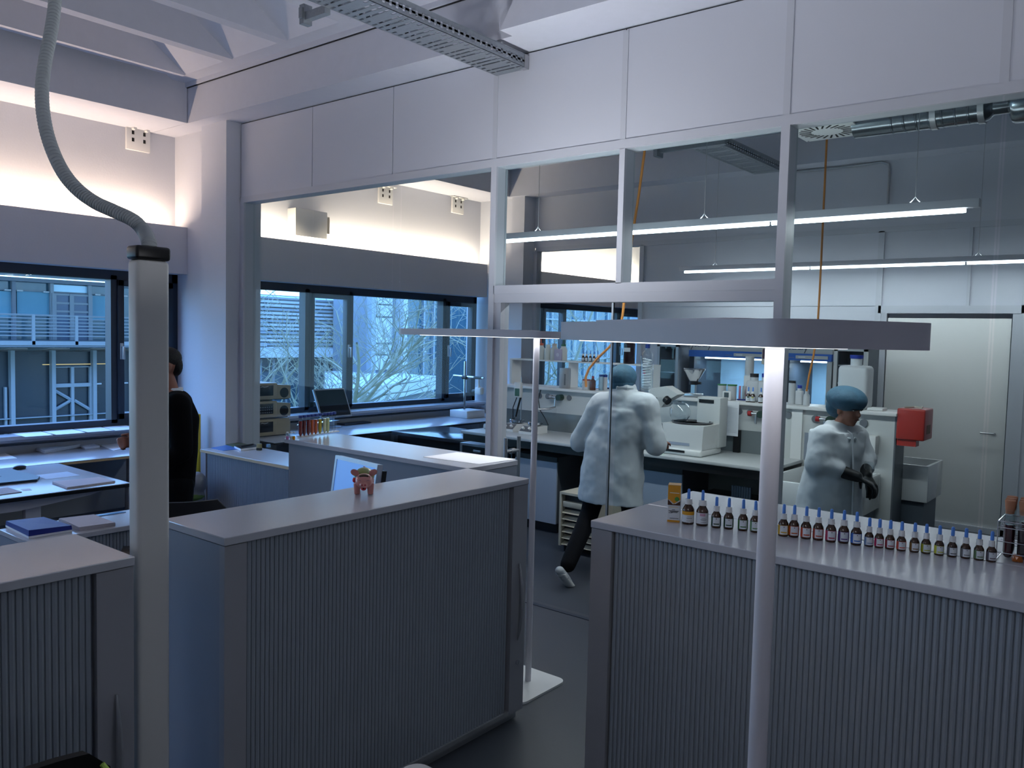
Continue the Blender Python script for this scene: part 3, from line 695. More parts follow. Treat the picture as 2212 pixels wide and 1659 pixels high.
# ------------------------------------------------------------------ sheets of paper
def sheet(name, label, c, w, h, rz, z, cat='paper', m=paperm, th=.0008, n=1, wav=0, group=None):
    b = M(); random.seed(int(c[0]*100+c[1]*37))
    for k in range(n):
        a = random.uniform(-.05, .05) if n > 1 else 0
        R_ = Matrix.Rotation(a, 3, 'Z'); v = []
        b.box(-w/2, w/2, -h/2, h/2, k*th, k*th+th*.9, rot=R_ if n > 1 else None)
    o = b.build(name, m, smooth=False); o.location = (c[0], c[1], z+.0006); o.rotation_euler = (0, 0, rz); tag(o, label, cat, group); return o
b = M()
q = [P(912, 987, 'z', 1.202), P(985, 977, 'z', 1.202), P(1113, 992, 'z', 1.202), P(1033, 1003, 'z', 1.202)]
for v in q: v.y += .008
b.extr([(v.x, v.y) for v in q], 'z', 1.2006, 1.2022); tag(b.build('drawing_sheet', paperm, smooth=False), 'large white sheet lying on the right end of the plain cabinet', 'paper')
# ------------------------------------------------------------------ blue test tubes on the plain cabinet
capb = colm((30, 50, 120), .4)
def ctube(label, p, h, r, liq, cap=True):
    t = thing('sample_tube', label, 'test tube', p, 0, 'sample tubes in the clear rack')
    lp(M().lathe([(.001, 0), (r*.35, .004), (r, .02), (r, h)], n=14), 'tube_wall', tglass, t)
    if liq: lp(M().lathe([(.0005, .002), (r*.3, .005), (r*.9, .021), (r*.9, h*.82)], n=12), 'coloured_liquid', colm(liq, .15), t)
    lp(M().lathe([(r*1.12, h-.002), (r*1.12, h+.012), (r*1.05, h+.014), (0, h+.014)], n=14), 'screw_cap', capb, t)
    return t
z = 1.2
liqs = [((649, 938), (120, 26, 18), 'dark red tube at the left end of the clear rack'), ((660, 940), (96, 18, 16), 'darkest red tube, second in the rack'), ((672, 936), (110, 24, 18), 'red tube left of the orange pair'),
        ((677, 939), (190, 84, 30), 'left of the two orange tubes'), ((683, 935.5), (196, 90, 36), 'right of the two orange tubes'), ((689, 935), (186, 160, 30), 'single golden yellow tube in the rack'),
        ((701, 933), (206, 206, 170), 'left of the two pale milky tubes'), ((708, 934), (200, 202, 150), 'right of the two pale milky tubes'), ((714, 930), None, 'left of the two empty clear tubes'), ((720, 932), None, 'empty clear tube at the right end of the rack')]
xs = [649, 657, 666, 674, 682, 691, 701, 708, 714, 721]
for k, ((px, py), liq, lab) in enumerate(liqs):
    q = P(xs[k], 943-.14*(xs[k]-645), 'z', 1.212); ctube(lab, (q.x, q.y, 1.208), .125, .0125, liq)
acr = glassmat('clear_acrylic', (.95, .97, 1), 2.0)
tk = thing('tube_rack', 'long clear rack holding the coloured tubes', 'rack', (0, 0, 0))
q0 = P(645, 944, 'z', 1.2); q1 = P(728, 932, 'z', 1.2); d_ = (q1-q0).normalized(); n_ = Vector((-d_.y, d_.x, 0))*.02
ta = [(q0-n_)[:2], (q1-n_)[:2], (q1+n_)[:2], (q0+n_)[:2]]
tk.location = (q0+q1)/2
wp(M().extr([tuple(v) for v in ta], 'z', 1.2, 1.207), 'rack_base', whitep, tk)
wp(M().extr([tuple(v) for v in ta], 'z', 1.275, 1.279), 'rack_shelf', acr, tk)
for e_ in (q0, q1): wp(M().box(e_.x-.003, e_.x+.003, e_.y-.02, e_.y+.02, 1.207, 1.279), 'rack_end', acr, tk)
for px, liqc, lab in ((621, (196, 120, 170), 'tiny vial with pink liquid, left of the rack'), (629, (206, 206, 196), 'tiny clear vial between the pink and the orange one'), (635, (210, 140, 30), 'tiny vial with orange liquid beside the rack')):
    q = P(px, 949.5, 'z', 1.2); t = thing('small_vial', lab, 'vial', q, group='tiny vials on the plain cabinet')
    lp(M().lathe([(.0075, 0), (.0085, .003), (.0085, .022)], n=12), 'liquid', colm(liqc, .2), t); lp(M().lathe([(.009, .0225), (.009, .037), (.006, .042)], n=12), 'vial_wall', tglass, t); lp(M().lathe([(.007, .042), (.007, .048), (0, .048)], n=12), 'vial_cap', whitep, t)
# ------------------------------------------------------------------ things on the low cabinet beside the column
def folded(name, label, pts, z, h, m, cat):
    b = M(); q = [P(x, y, 'z', z) for x, y in pts]; b.extr([(v.x, v.y) for v in q], 'z', z, z+h); o = b.build(name, m, smooth=False); return tag(o, label, cat)
folded('plastic_sleeve', 'thin blue folder lying on the left of the low cabinet', ((456, 968), (489, 962), (517, 970), (482, 974)), .7805, .003, colm((56, 120, 200), .3), 'folder')
folded('magazine', 'green covered magazine against the column', ((489, 961), (515, 957), (543, 962), (516, 969)), .7805, .006, colm((92, 104, 80), .5), 'magazine')
nb = thing('notebook', 'black notebook with white page edges on the low cabinet', 'notebook', P(530, 970, 'z', .79))
q = [P(x, y, 'z', .781) for x, y in ((506, 968), (547, 963), (560, 969), (520, 974))]
wp(M().extr([(v.x, v.y) for v in q], 'z', .7815, .800), 'page_block', paperm, nb); wp(M().extr([(v.x, v.y) for v in q], 'z', .8005, .803), 'cover', blackp, nb)
wp(M().tube([P(522, 964, 'z', .808), P(547, 960, 'z', .808)], .004, 8), 'pen', blackp, nb)
q = P(560, 973, 'z', .78); b = M(); b.box(-.02, .02, -.016, .016, .0005, .062, .001); t = thing('gift_box', 'small gold and black perfume box on the low cabinet', 'box', q, .5); lp(b, 'box_body', colm((150, 138, 96), .4), t); lp(M().box(-.0203, .0203, -.0165, .0163, .004, .024), 'dark_print', colm((40, 38, 34)), t)
q = P(580, 966, 'z', .78); b = M(); b.lathe([(.02, 0), (.022, .004), (.018, .03), (.0, .03)], n=16); o = b.build('glass_dish', mat('frosted_blue', (130, 170, 210), .3)); o.location = q; tag(o, 'small pale blue dish behind the perfume box', 'dish')
# ================================================================== OFFICE DESKS
def desk(name, label, x0, x1, y0, y1, z, legs, cat='desk', edge=blackp, th=.025):
    t = thing(name, label, cat, ((x0+x1)/2, (y0+y1)/2, 0))
    wp(M().box(x0, x1, y0, y1, z-.006, z, .002), 'desktop', lam_top, t); wp(M().box(x0+.001, x1-.001, y0+.001, y1-.001, z-th, z-.0065), 'edge_band', edge, t)
    for (lx, ly) in legs:
        g = M(); g.box(lx-.04, lx+.04, ly-.06, ly+.06, .03, .40, .006); g.box(lx-.032, lx+.032, ly-.05, ly+.05, .40, z-.075, .006); l_ = wp(g, 'leg', lampbody, t)
        wp(M().box(lx-.30, lx+.30, ly-.04, ly+.04, 0, .032, .008), 'foot', lampbody, l_)
    return t
desk('window_desk', 'long grey desk running along the office window', -7.93, -7.21, -2.4, 4.0, .74, ((-7.6, 3.75), (-7.6, -1.8), (-7.6, 1.0)), edge=woodedge)
d2 = desk('office_desk', 'grey desk jutting from the window desk, with laptop on it', -7.19, -5.95, .6, 2.92, .74, ((-6.1, 1.25), (-6.1, 2.3)), th=.03)
wp(M().extr([(1.05, .71), (2.80, .71), (2.66, .675), (2.2, .63), (1.6, .63), (1.2, .665)], 'x', -6.12, -6.02), 'support_beam', lampbody, d2)
wp(M().box(-6.35, -6.2, 1.2, 1.75, .655, .70), 'cable_tray', blackp, d2)
# papers on window sill and desks
k = 0
for (pts, lab) in ((((24, 936), (88, 932), (115, 940), (55, 944)), 'first of the papers on the sill, farthest left'), (((90, 931), (155, 927), (185, 935), (122, 939.5)), 'second of the papers on the sill'),
    (((158, 926), (215, 922), (246, 930), (190, 934)), 'third of the papers on the sill'), (((218, 921), (272, 919), (300, 926), (250, 930.5)), 'fourth of the papers on the sill, by the column')):
    q = [P(x, y, 'z', .9008) for x, y in pts]; b = M(); b.extr([(v.x, v.y) for v in q], 'z', .9006, .9022); tag(b.build('paper_sheet', paperm, smooth=False), lab, 'paper', 'papers along the window sill')
def pile(name, label, pts, z, h, m, cat, m2=None):
    q = [P(x, y, 'z', z) for x, y in pts]; b = M(); c = sum(q, Vector())/4; n = max(1, int(h/.003)); random.seed(len(label))
    for i in range(n):
        a = Matrix.Rotation(random.uniform(-.02, .02), 3, 'Z'); s = random.uniform(.97, 1.0); qq = [c+a @ ((v-c)*s) for v in q]
        b.extr([(v.x, v.y) for v in qq], 'z', z+i*h/n+.0004, z+(i+1)*h/n)
    return tag(b.build(name, m, smooth=False), label, cat)
pile('binder', 'thick stack of bound papers lying open on the window desk, left half', ((65, 969), (135, 958), (175, 966), (95, 980)), .74, .028, mat('page_edges', (206, 214, 226), .7), 'papers')
pile('document', 'right hand bound document touching the thick stack', ((166, 962), (188, 957.5), (216, 967), (184, 972)), .74, .02, mat('page_edges_two', (210, 216, 228), .7), 'papers')
pile('paper_sheet', 'loose white sheets beside the hand of the dark clad person', ((212, 961), (255, 956), (285, 965), (245, 974)), .74, .004, paperm, 'paper')
pile('paper_sheet', 'white sheet at the left picture edge on the window desk', ((-30, 980), (8, 978), (38, 990), (-20, 995)), .74, .002, paperm, 'paper')
pile('paper_sheet', 'pale sheet between the laptop and the notepad', ((75, 1027), (145, 1019), (175, 1027), (100, 1036)), .74, .0016, mat('pale_paper', (190, 204, 220), .8), 'paper')
pile('paper_sheet', 'paper at the front left of the desk with the laptop', ((-30, 1062), (15, 1054), (48, 1064), (-20, 1073)), .74, .006, mat('beige_paper', (176, 172, 178), .8), 'paper')
pile('sticky_note', 'small pale note on the desk below the laptop', ((44, 1057), (64, 1055), (70, 1059), (50, 1061)), .74, .001, paperm, 'note')
np_ = pile('notepad', 'thick white notepad near the front edge of the desk', ((112, 1044), (215, 1034), (250, 1043), (145, 1057)), .74, .014, mat('notepad_paper', (196, 190, 196), .8), 'notepad')
# laptop (closed base seen at the left edge)
lpp = P(20, 1035, 'z', .742); t = thing('laptop', 'dark laptop at the left edge of the desk', 'laptop', (lpp.x, lpp.y, .74), 0)
q = [P(x, y, 'z', .742) for x, y in ((-70, 1022), (28, 1018), (86, 1033), (80, 1040), (-40, 1052))]
wp(M().extr([(v.x, v.y) for v in q], 'z', .7405, .7585), 'base', mat('laptop_blue_black', (28, 40, 54), .3), t)
kb = M(); k0 = P(-30, 1030, 'z', .7585)
for r_ in range(5):
    for k in range(12): kb.box(lpp.x-.16+r_*.021, lpp.x-.143+r_*.021, lpp.y-.28+k*.021, lpp.y-.263+k*.021, .7588, .7603)
wp(kb, 'keyboard', blackp, t)
ms = P(42, 1013, 'z', .742); b = M(); b.ell((0, 0, .012), (.031, .055, .021)); b.box(-.02, .02, -.04, .04, 0, .01); tm = thing('computer_mouse', 'black and silver mouse beyond the laptop', 'mouse', (ms.x, ms.y, .741), .3); lp(b, 'shell', blackp, tm); lp(M().tube([(-.031, -.03, .012), (-.033, 0, .012), (-.031, .035, .012)], .003, 6), 'side_strip', alum, tm)
# on the low sideboard
pile('paper_stack', 'stack of papers on the low sideboard, right of the blue folder', ((126, 1128), (202, 1119), (250, 1137), (172, 1148)), .80, .022, mat('stack_paper', (190, 184, 190), .8), 'papers')
bf = thing('document_folder', 'bulging dark blue folder on the low sideboard', 'folder', P(85, 1140, 'z', .8))
q = [P(x, y, 'z', .80) for x, y in ((12, 1139), (95, 1133), (156, 1149), (62, 1164))]
wp(M().extr([(v.x, v.y) for v in q], 'z', .8008, .812), 'paper_filling', paperm, bf)
b = M(); cq = sum(q, Vector())/4; top_ = [v+(cq-v)*.02 for v in q]
A = [b.b.verts.new((v.x, v.y, .8125)) for v in q]; B = [b.b.verts.new((v.x, v.y, .835+(0.008 if i % 2 else 0))) for i, v in enumerate(top_)]; cc = b.b.verts.new((cq.x, cq.y, .839))
b.b.faces.new(A)
for i in range(4): b.b.faces.new((A[i], A[(i+1) % 4], B[(i+1) % 4], B[i])); b.b.faces.new((B[i], B[(i+1) % 4], cc))
wp(b, 'folder_cover', mat('navy_plastic', (26, 42, 130), .5), bf, smooth=False)
folded('clear_ruler', 'shiny blue ruler at the back of the low sideboard', ((175, 1118), (262, 1106), (272, 1107), (186, 1119.5)), .8005, .004, colm((110, 170, 230), .15), 'ruler')
# spirit level, bag behind
q = P(428, 990, 'y', 4.30); lv = thing('spirit_level', 'yellow spirit level leaning upright beside the low cabinet', 'spirit level', (q.x, q.y, 0))
yl = colm((214, 180, 40), .4)
b = M(); b.box(-.028, .028, -.012, .012, 0, 1.05, .003); o = lp(b, 'level_body', yl, lv); lp(M().cyl((0, -.014, .93), (0, .014, .93), .017, n=16), 'vial_window', blackp, lv); lp(M().cyl((0, -.014, .80), (0, .014, .80), .008, n=12), 'hole', blackp, lv)
q = P(418, 1015, 'y', 3.86); bg_ = thing('sports_bag', 'crumpled grey and green bag standing beside the low cabinet', 'bag', (q.x-.02, q.y, 0))
b = M(); b.ell((0, 0, .30), (.13, .11, .30)); b.ell((.05, .02, .52), (.09, .08, .10)); b.ell((-.05, 0, .48), (.07, .09, .10)); o = remesh(lp(b, 'bag_body', mat('grey_foil_bag', (120, 124, 132), .4, bump=1, bscale=18), bg_), .012, 3)
b = M(); b.ell((0, -.02, .40), (.135, .12, .05)); lp(b, 'green_band', colm((80, 110, 50)), bg_)
# office chair behind the cabinet
def office_chair(label, p, rz, zb=.52, arm=True, group=None, piping=None, top=.42):
    t = thing('office_chair', label, 'office chair', p, rz, group)
    lp(M().box(-.24, .24, -.24, .23, .43, .50, .03, 3), 'seat', black_matte, t)
    b = M(); n = 9
    for sgn in (0,):
        rings = []
        for k in range(n):
            u = k/(n-1); w_ = .235-.035*abs(u-.35)-(.05 if u > .93 else 0); z_ = .53+u*top; y_ = .22+.05*math.sin(u*2.2)
            rings.append([b.b.verts.new((w_*math.sin(a), y_+.045*abs(math.sin(a))**2*-1+(.012 if s_ else -.012), z_)) for s_ in (0, 1) for a in ([-PI/2+PI*j/8 for j in range(9)] if not s_ else [PI/2-PI*j/8 for j in range(9)])])
        b._rings(rings, True)
    bo = lp(b, 'backrest', black_matte, t)
    if piping: lp(M().tube([(.2, .19, .55), (.232, .17, .70), (.228, .17, .86), (.19, .20, .935)], .006, 8), 'piping', piping, bo)
    lp(M().tube([(0, .26, .50), (0, .29, .60), (0, .28, .75)], .02, 10), 'back_support', alum, t)
    lp(M().cyl((0, 0, .12), (0, 0, .43), .03), 'gas_lift', blackp, t)
    for k in range(5):
        a = 2*PI*k/5; lg = lp(M().tube([(0, 0, .11), (.28*math.cos(a), .28*math.sin(a), .07)], [.025, .015], 8), 'leg', alum, t)
        lp(M().cyl((.28*math.cos(a)-.015, .28*math.sin(a), .028), (.28*math.cos(a)+.015, .28*math.sin(a), .028), .028, n=14), 'castor', blackp, lg)
    if arm:
        for s_ in (-1, 1):
            lp(M().tube([(s_*.25, .05, .46), (s_*.29, .05, .50), (s_*.29, .0, .68)], .015, 8), 'arm_post', chrome, t); lp(M().box(s_*.29-.035, s_*.29+.035, -.14, .12, .68, .705, .01), 'armrest', blackp, t)
    return t
q = P(412, 1085, 'z', .72); office_chair('black office chair with chrome frame behind the long cabinet', (-4.10, 2.31, 0), math.radians(-122), top=.48)
office_chair('black office chair inside the lab at the far desk', (-6.62, 8.2, 0), math.radians(150), group=None, top=.50)
lime = mat('lime_piping', (170, 200, 90), .6)
office_chair('black chair with lime green piping at the bottom left corner', (-1.56, .66, 0), math.radians(100), piping=lime, top=.44)
q = P(905, 1652, 'z', .46); tw = thing('waste_bin', 'white rounded bin whose lid just shows at the bottom edge', 'bin', (q.x, q.y, 0))
b = M(); b.extr(rrect(q.x+.10, q.y-.11, .24, .24, .05), 'z', 0, .43); wp(b, 'bin_body', whitep, tw); b = M(); b.extr(rrect(q.x+.10, q.y-.11, .25, .25, .05), 'z', .43, .46); wp(b, 'lid', whitep, tw)
# monitor behind the long cabinet
mo = thing('computer_monitor', 'silver framed monitor whose top shows behind the long cabinet', 'monitor', (-3.62, 2.85, .0))
p0 = PD(726, 983, 4.25); p1 = PD(817, 1004, 4.0); dn = Vector((0, 0, -1))
u = (p1-p0); lw = u.length; u.normalize(); nrm = Vector((u.y, -u.x, 0)).normalized(); dwn = (Vector((0, 0, -1))-u*Vector((0, 0, -1)).dot(u)).normalized()
# screen plane tilts back a little
dwn = (dwn + nrm*.13+u*-.12).normalized(); dwn = (dwn-u*dwn.dot(u)).normalized(); nr2 = u.cross(dwn).normalized()
def mbox(a0, a1, d0, d1, t0, t1):
    b = M(); vs = [b.b.verts.new(p0+u*a+dwn*d+nr2*t) for a in (a0, a1) for d in (d0, d1) for t in (t0, t1)]
    for f in ((0, 1, 3, 2), (4, 6, 7, 5), (0, 4, 5, 1), (2, 3, 7, 6), (0, 2, 6, 4), (1, 5, 7, 3)): b.b.faces.new([vs[i] for i in f])
    return b
sgn = 1 if nr2.dot(Vector((0, 0, 0))-p0) > 0 else -1
silver = mat('silver_bezel', (176, 184, 196), .3, metal=.3)
hm = .30
for (a0, a1, d0, d1) in ((0, lw, 0, .018), (0, lw, hm-.018, hm), (0, .016, .018, hm-.018), (lw-.016, lw, .018, hm-.018)): wp(mbox(a0, a1, d0, d1, sgn*.004, -sgn*.03), 'bezel', silver, mo, False)
wp(mbox(.016, lw-.016, .018, hm-.018, 0, -sgn*.02), 'screen', mat('lit_screen', (90, 130, 190), .3, emit=(90, 140, 215), estr=.55), mo, False)
wp(mbox(.05, lw+.004, .03, hm-.02, -sgn*.03, -sgn*.055), 'rear_housing', blackp, mo, False)
cpt = p0+u*lw/2+dwn*hm*.8-nr2*sgn*.05
wp(M().tube([cpt, (cpt.x, cpt.y, .76)], .03, 12), 'stand', silver, mo)
wp(M().lathe([(.12, .742), (.12, .755), (0, .757)], (cpt.x, cpt.y, 0), 24), 'stand_foot', silver, mo)
desk('work_desk', 'desk hidden behind the long cabinet carrying the monitor', -3.72, -2.95, 2.35, 3.10, .74, ((-3.4, 2.75),))
# ================================================================== LAB: FAR WINDOW SIDE
desk('lab_desk', 'long grey desk along the lab window', -7.93, -7.10, 4.96, 9.1, .74, ((-7.5, 5.2), (-7.5, 7.0), (-7.5, 8.8)))
bd = thing('dark_bench', 'dark glossy bench joining the lab window desk', 'bench', (-6.4, 7.1, 0))
darktop = mat('dark_glossy_top', (44, 50, 60), .15)
wp(M().box(-7.09, -5.86, 6.55, 7.4, .70, .74, .003), 'bench_top', darktop, bd); wp(M().box(-7.05, -5.90, 6.62, 7.3, .08, .70), 'base_cabinet', black_matte, bd); wp(M().box(-7.0, -5.94, 6.66, 7.26, 0, .08), 'plinth', blackp, bd)
beige = mat('aged_beige_plastic', (168, 156, 132), .5)
dk2 = mat('dark_screen', (30, 36, 44), .2)
def hplc(label, z, kind):
    q = P(612, 900, 'z', .9); x0, y0 = -7.55, 5.02
    t = thing('analyser_unit', label, 'lab instrument', (x0, y0, z), 0, 'stacked beige analyser units'); w, h, dp = .46, .185, .42
    # local: front faces +x, width along y
    b = M(); b.extr([(0, .01), (w, .01), (w, h*.8), (w-.02, h-.03 if kind else h), (w*.64, h-.02 if kind else h), (w*.6, h), (0, h)], 'x', -dp, 0)
    lp(b, 'housing', beige, t)
    lp(M().box(-dp+.02, -.02, .02, w-.02, 0, .012), 'foot', blackp, t)
    f = M(); f.box(-.001, .012, .0, w*.60, .02, h, .004); lp(f, 'front_cover', beige, t)
    f = M(); f.box(.012, .015, w*.10, w*.5, .05, h-.025, .002); s_ = lp(f, 'display', dk2, t)
    if kind == 2:
        f = M()
        for r_ in range(3):
            for k in range(6): f.box(.015, .018, w*.14+k*.027, w*.14+k*.027+.016, .06+r_*.028, .06+r_*.028+.012)
        lp(f, 'keypad', colm((120, 124, 130)), s_)
    if kind != 2: lp(M().tube([(.016, w*.16, h-.04), (.016, w*.2, h-.034), (.016, w*.26, h-.042), (.016, w*.36, h-.034)], .002, 5), 'signature_mark', paperm, s_)
    if kind: lp(M().cyl((-.06, w*.82, .075), (.004, w*.82, .075), .055, n=20), 'sample_wheel', blackp, t)
    return t
hplc('lowest of the three stacked beige analyser units', .741, 0)
hplc('middle beige analyser unit with keypad', .936, 2)
hplc('topmost beige analyser unit with signature like white mark', 1.131, 1)
q0 = P(676, 842, 'y', 6.35); mo = thing('computer_monitor', 'silver framed monitor tilted on the lab window desk', 'monitor', (q0.x+.05, 6.5, .741))
tl = P(674, 843, 'y', 6.05); tr_ = P(741, 838, 'y', 6.45); blc = P(686, 905, 'y', 6.05); 
def slab(parent, name, a, c, d_, m, t0, t1):
    u = (c-a); w = d_-a; n = u.cross(w).normalized(); b = M(); vs = [b.b.verts.new(a+u*i+w*j+n*t) for i in (0, 1) for j in (0, 1) for t in (t0, t1)]
    for f in ((0, 1, 3, 2), (4, 6, 7, 5), (0, 4, 5, 1), (2, 3, 7, 6), (0, 2, 6, 4), (1, 5, 7, 3)): b.b.faces.new([vs[i] for i in f])
    return wp(b, name, m, parent, False)
u_ = tr_-tl; u_.z = u_.z*.6; v_ = Vector((.13, .02, -.33))
slab(mo, 'frame', tl, tl+u_, tl+v_, silver, -.03, 0); nn = u_.cross(v_).normalized()
sgn = 1 if nn.dot(-tl) > 0 else -1
g_ = nn*(.004 if sgn > 0 else -.034)
slab(mo, 'screen', tl+u_*.04+v_*.05+g_, tl+u_*.96+v_*.05+g_, tl+u_*.04+v_*.95+g_, dk2, -.003, .003)
cc = tl+u_*.5+v_*.7-nn*sgn*.03; wp(M().tube([cc, (cc.x, cc.y, .76)], .03, 10), 'stand', silver, mo); wp(M().lathe([(.11, .742), (.11, .752), (0, .754)], (cc.x, cc.y, 0), 20), 'stand_foot', silver, mo)
q = P(765, 915, 'z', .745); kbd = thing('keyboard', 'dark keyboard on the lab window desk', 'keyboard', (q.x, q.y, .741), math.radians(92))
lp(M().box(-.22, .22, -.075, .075, 0, .016, .004), 'key_base', mat('dark_blue_plastic', (40, 46, 60), .4), kbd)
f = M()
for r_ in range(5):
    for k in range(15): f.box(-.21+k*.028, -.21+k*.028+.022, -.065+r_*.026, -.065+r_*.026+.02, .016, .021)
lp(f, 'keys', mat('key_tops', (58, 64, 80), .45), kbd)
# microscope arm stand on the far end of the desk
st = thing('boom_stand', 'chrome boom stand with microscope head at the end of the lab desk', 'microscope', (-7.55, 8.45, .741))
x_, y_ = -7.60, 8.40
pp = P(1003, 880, 'y', y_); x_ = pp.x
wp(M().box(x_-.16, x_+.16, y_-.12, y_+.25, .741, .84, .006), 'base_box', whitep, st)
wp(M().cyl((x_, y_, .84), (x_, y_, P(1003, 780, 'y', y_).z), .017), 'column', chrome, st)
za = P(1003, 815, 'y', y_).z; wp(M().cyl(P(980, 811, 'y', y_), P(1045, 817, 'y', y_), .013), 'boom', chrome, st)
wp(M().cyl((x_-.035, y_, za), (x_+.035, y_, za), .03), 'clamp', blackp, st)
hp_ = P(1034, 816, 'y', y_); wp(M().cyl((hp_.x-.08, y_, hp_.z), (hp_.x+.05, y_, hp_.z), .02), 'boom_sleeve', blackp, st)
wp(M().tube([(hp_.x, y_, hp_.z-.02), (hp_.x, y_, hp_.z-.09), (hp_.x+.01, y_, hp_.z-.14)], [.01, .012, .03], 12), 'drop_arm', whitep, st)
hd = wp(M().box(hp_.x-.05, hp_.x+.07, y_-.03, y_+.04, hp_.z-.23, hp_.z-.13, .02, 3), 'microscope_head', whitep, st); wp(M().cyl((hp_.x-.09, y_, hp_.z-.20), (hp_.x-.03, y_, hp_.z-.18), .035, .025), 'eyepiece', blackp, hd)
# ================================================================== LAB ISLAND BENCH
BY, BK, ZS = 6.22, 6.95, 1.35
XL = P(985, 931, 'z', .9).x; XR = P(1722, 996, 'z', .9).x
isl = thing('lab_bench', 'long pale lab bench with service wall behind the man in the white coat', 'lab bench', ((XL+XR)/2, BY+.35, 0))
wp(M().box(XL, XR, BY, BK, .872, .90, .004), 'worktop', worktop, isl)
wp(M().box(XL+.02, XR-.01, BY+.02, BK, .80, .872), 'under_beam', blackp, isl)
shp = mat('service_panel_white', (196, 198, 196), .45)
XE = -1.72
wp(M().box(P(1085, 830, 'y', BK).x, XE, BK, 7.22, .0, 1.325), 'service_wall', shp, isl)
wp(M().box(P(1081, 829, 'y', BK-.04).x, XE+.02, BK-.05, 7.30, 1.325, ZS, .003), 'ledge_shelf', whitep, isl)
glp = mat('grey_glass_panel', (112, 120, 122), .15)
wp(M().box(P(1085, 880, 'y', BK).x+.02, P(1500, 900, 'y', BK).x, BK-.008, BK, .90, 1.09), 'splash_panel', glp, isl)
wp(M().box(P(1506, 900, 'y', BK).x, P(1690, 900, 'y', BK).x, BK-.012, BK, .90, 1.10), 'splash_panel', glp, isl)
wp(M().box(P(1590, 920, 'y', BK).x, P(1603, 920, 'y', BK).x, BK-.05, BK-.012, .90, 1.10), 'dark_post', blackp, isl)
wp(M().box(P(1712, 900, 'y', BK).x, P(1735, 900, 'y', BK).x, BK-.02, BK, .5, 1.325), 'white_upright', whitep, isl)
wp(M().box(XE-.0, XE+.012, BK-.0, 7.22, 0, 1.325), 'end_panel', mat('grey_end_panel', (96, 102, 108), .4), isl)
sock = mat('grey_socket', (106, 110, 116), .5)
for px, py in ((1166, 855), (1183, 856), (1229.5, 859.5), (1546, 884.5), (1570, 887), (1597, 889), (1620, 891), (1658, 893), (1703, 897)):
    q = P(px, py, 'y', BK-.004); wp(M().cyl((q.x, BK-.010, q.z), (q.x, BK, q.z), .028, n=20), 'socket', sock, isl)
for px, py in ((1762, 905), (1866, 914)):
    q = P(px, py, 'y', BK-.004); wp(M().cyl((q.x, BK-.012, q.z), (q.x, BK, q.z), .032, n=20), 'socket', sock, isl)
# supports and lower cabinets
for x in (-3.95, ): wp(M().box(x-.03, x+.03, BY+.15, BY+.6, 0, .80), 'leg', blackp, isl)
def basecab(label, pxa, pxb, ya, z0, z1, front, name='base_cabinet', plane=6.32, handle=False):
    a = P(pxa, ya, 'y', plane).x; c = P(pxb, ya, 'y', plane).x
    t = thing(name, label, 'cabinet', ((a+c)/2, plane+.25, 0))
    wp(M().box(a, c, plane+.01, plane+.5, z0, z1), 'carcass', mat('dark_grey_carcass', (70, 74, 80), .5) if True else lam, t)
    wp(M().box(a+.002, c-.002, plane-.008, plane+.01, z0+.0, z1-.05), 'door', front, t)
    wp(M().box(a, c, plane-.008, plane+.01, z1-.045, z1), 'top_strip', blackp, t)
    wp(M().box(a+.03, c-.03, plane+.06, plane+.45, 0, z0), 'plinth', blackp, t)
    return t
blueg = mat('blue_grey_front', (150, 160, 176), .4)
basecab('blue grey base cabinet under the left part of the bench', 1112, 1203, 1050, .10, .74, blueg)
basecab('blue grey base cabinet under the bench right of the coat', 1390, 1474, 1050, .08, .79, blueg)
a_, c_ = P(1208, 1100, 'y', 5.85).x, P(1285, 1100, 'y', 5.85).x
dr = thing('drawer_unit', 'white mobile drawer unit with slanted drawer fronts by the man in the coat', 'drawer unit', ((a_+c_)/2, 6.05, 0))
ztop = P(1240, 1067, 'y', 5.85).z; zb = P(1240, 1185, 'y', 5.85).z
wp(M().box(a_, a_+.02, 5.85, 6.28, zb, ztop), 'side_panel', creamp, dr); wp(M().box(c_-.02, c_, 5.85, 6.28, zb, ztop), 'side_panel', creamp, dr)
wp(M().box(a_+.02, c_-.02, 5.85, 6.28, ztop-.02, ztop), 'top_panel', creamp, dr); wp(M().box(a_+.02, c_-.02, 5.91, 6.28, zb, ztop-.02), 'back_body', colm((50, 52, 56)), dr)
wp(M().box(a_+.03, c_-.03, 5.86, 5.91, ztop-.13, ztop-.08, .004), 'control_strip', creamp, dr)
n = 6; hh_ = (ztop-.14-zb)/n
for k in range(n):
    z = zb+k*hh_; wp(M().extr([(5.855, z+.012), (5.91, z+.008), (5.91, z+hh_-.02), (5.885, z+hh_-.03)], 'x', a_+.024, c_-.024), 'drawer', creamp, dr)
for x in (a_+.04, c_-.04): wp(M().cyl((x, 5.90, 0), (x, 5.90, zb), .015), 'foot', blackp, dr)
a_, c_ = P(992, 970, 'y', 6.35).x, P(1105, 970, 'y', 6.35).x
ov = thing('drying_oven', 'black fronted steel oven under the left end of the bench', 'oven', ((a_+c_)/2, 6.6, 0))
zt_ = P(1000, 957, 'y', 6.35).z; wp(M().box(a_, c_, 6.36, 6.9, .0, min(zt_, .795)), 'housing', steel, ov); wp(M().box(a_+.05, c_-.02, 6.34, 6.36, .12, zt_-.02), 'black_door', blackp, ov)
q = P(1030, 975, 'y', 6.33); wp(M().box(q.x-.05, q.x+.05, 6.325, 6.34, q.z-.012, q.z+.012, .004), 'door_handle', alum, ov)
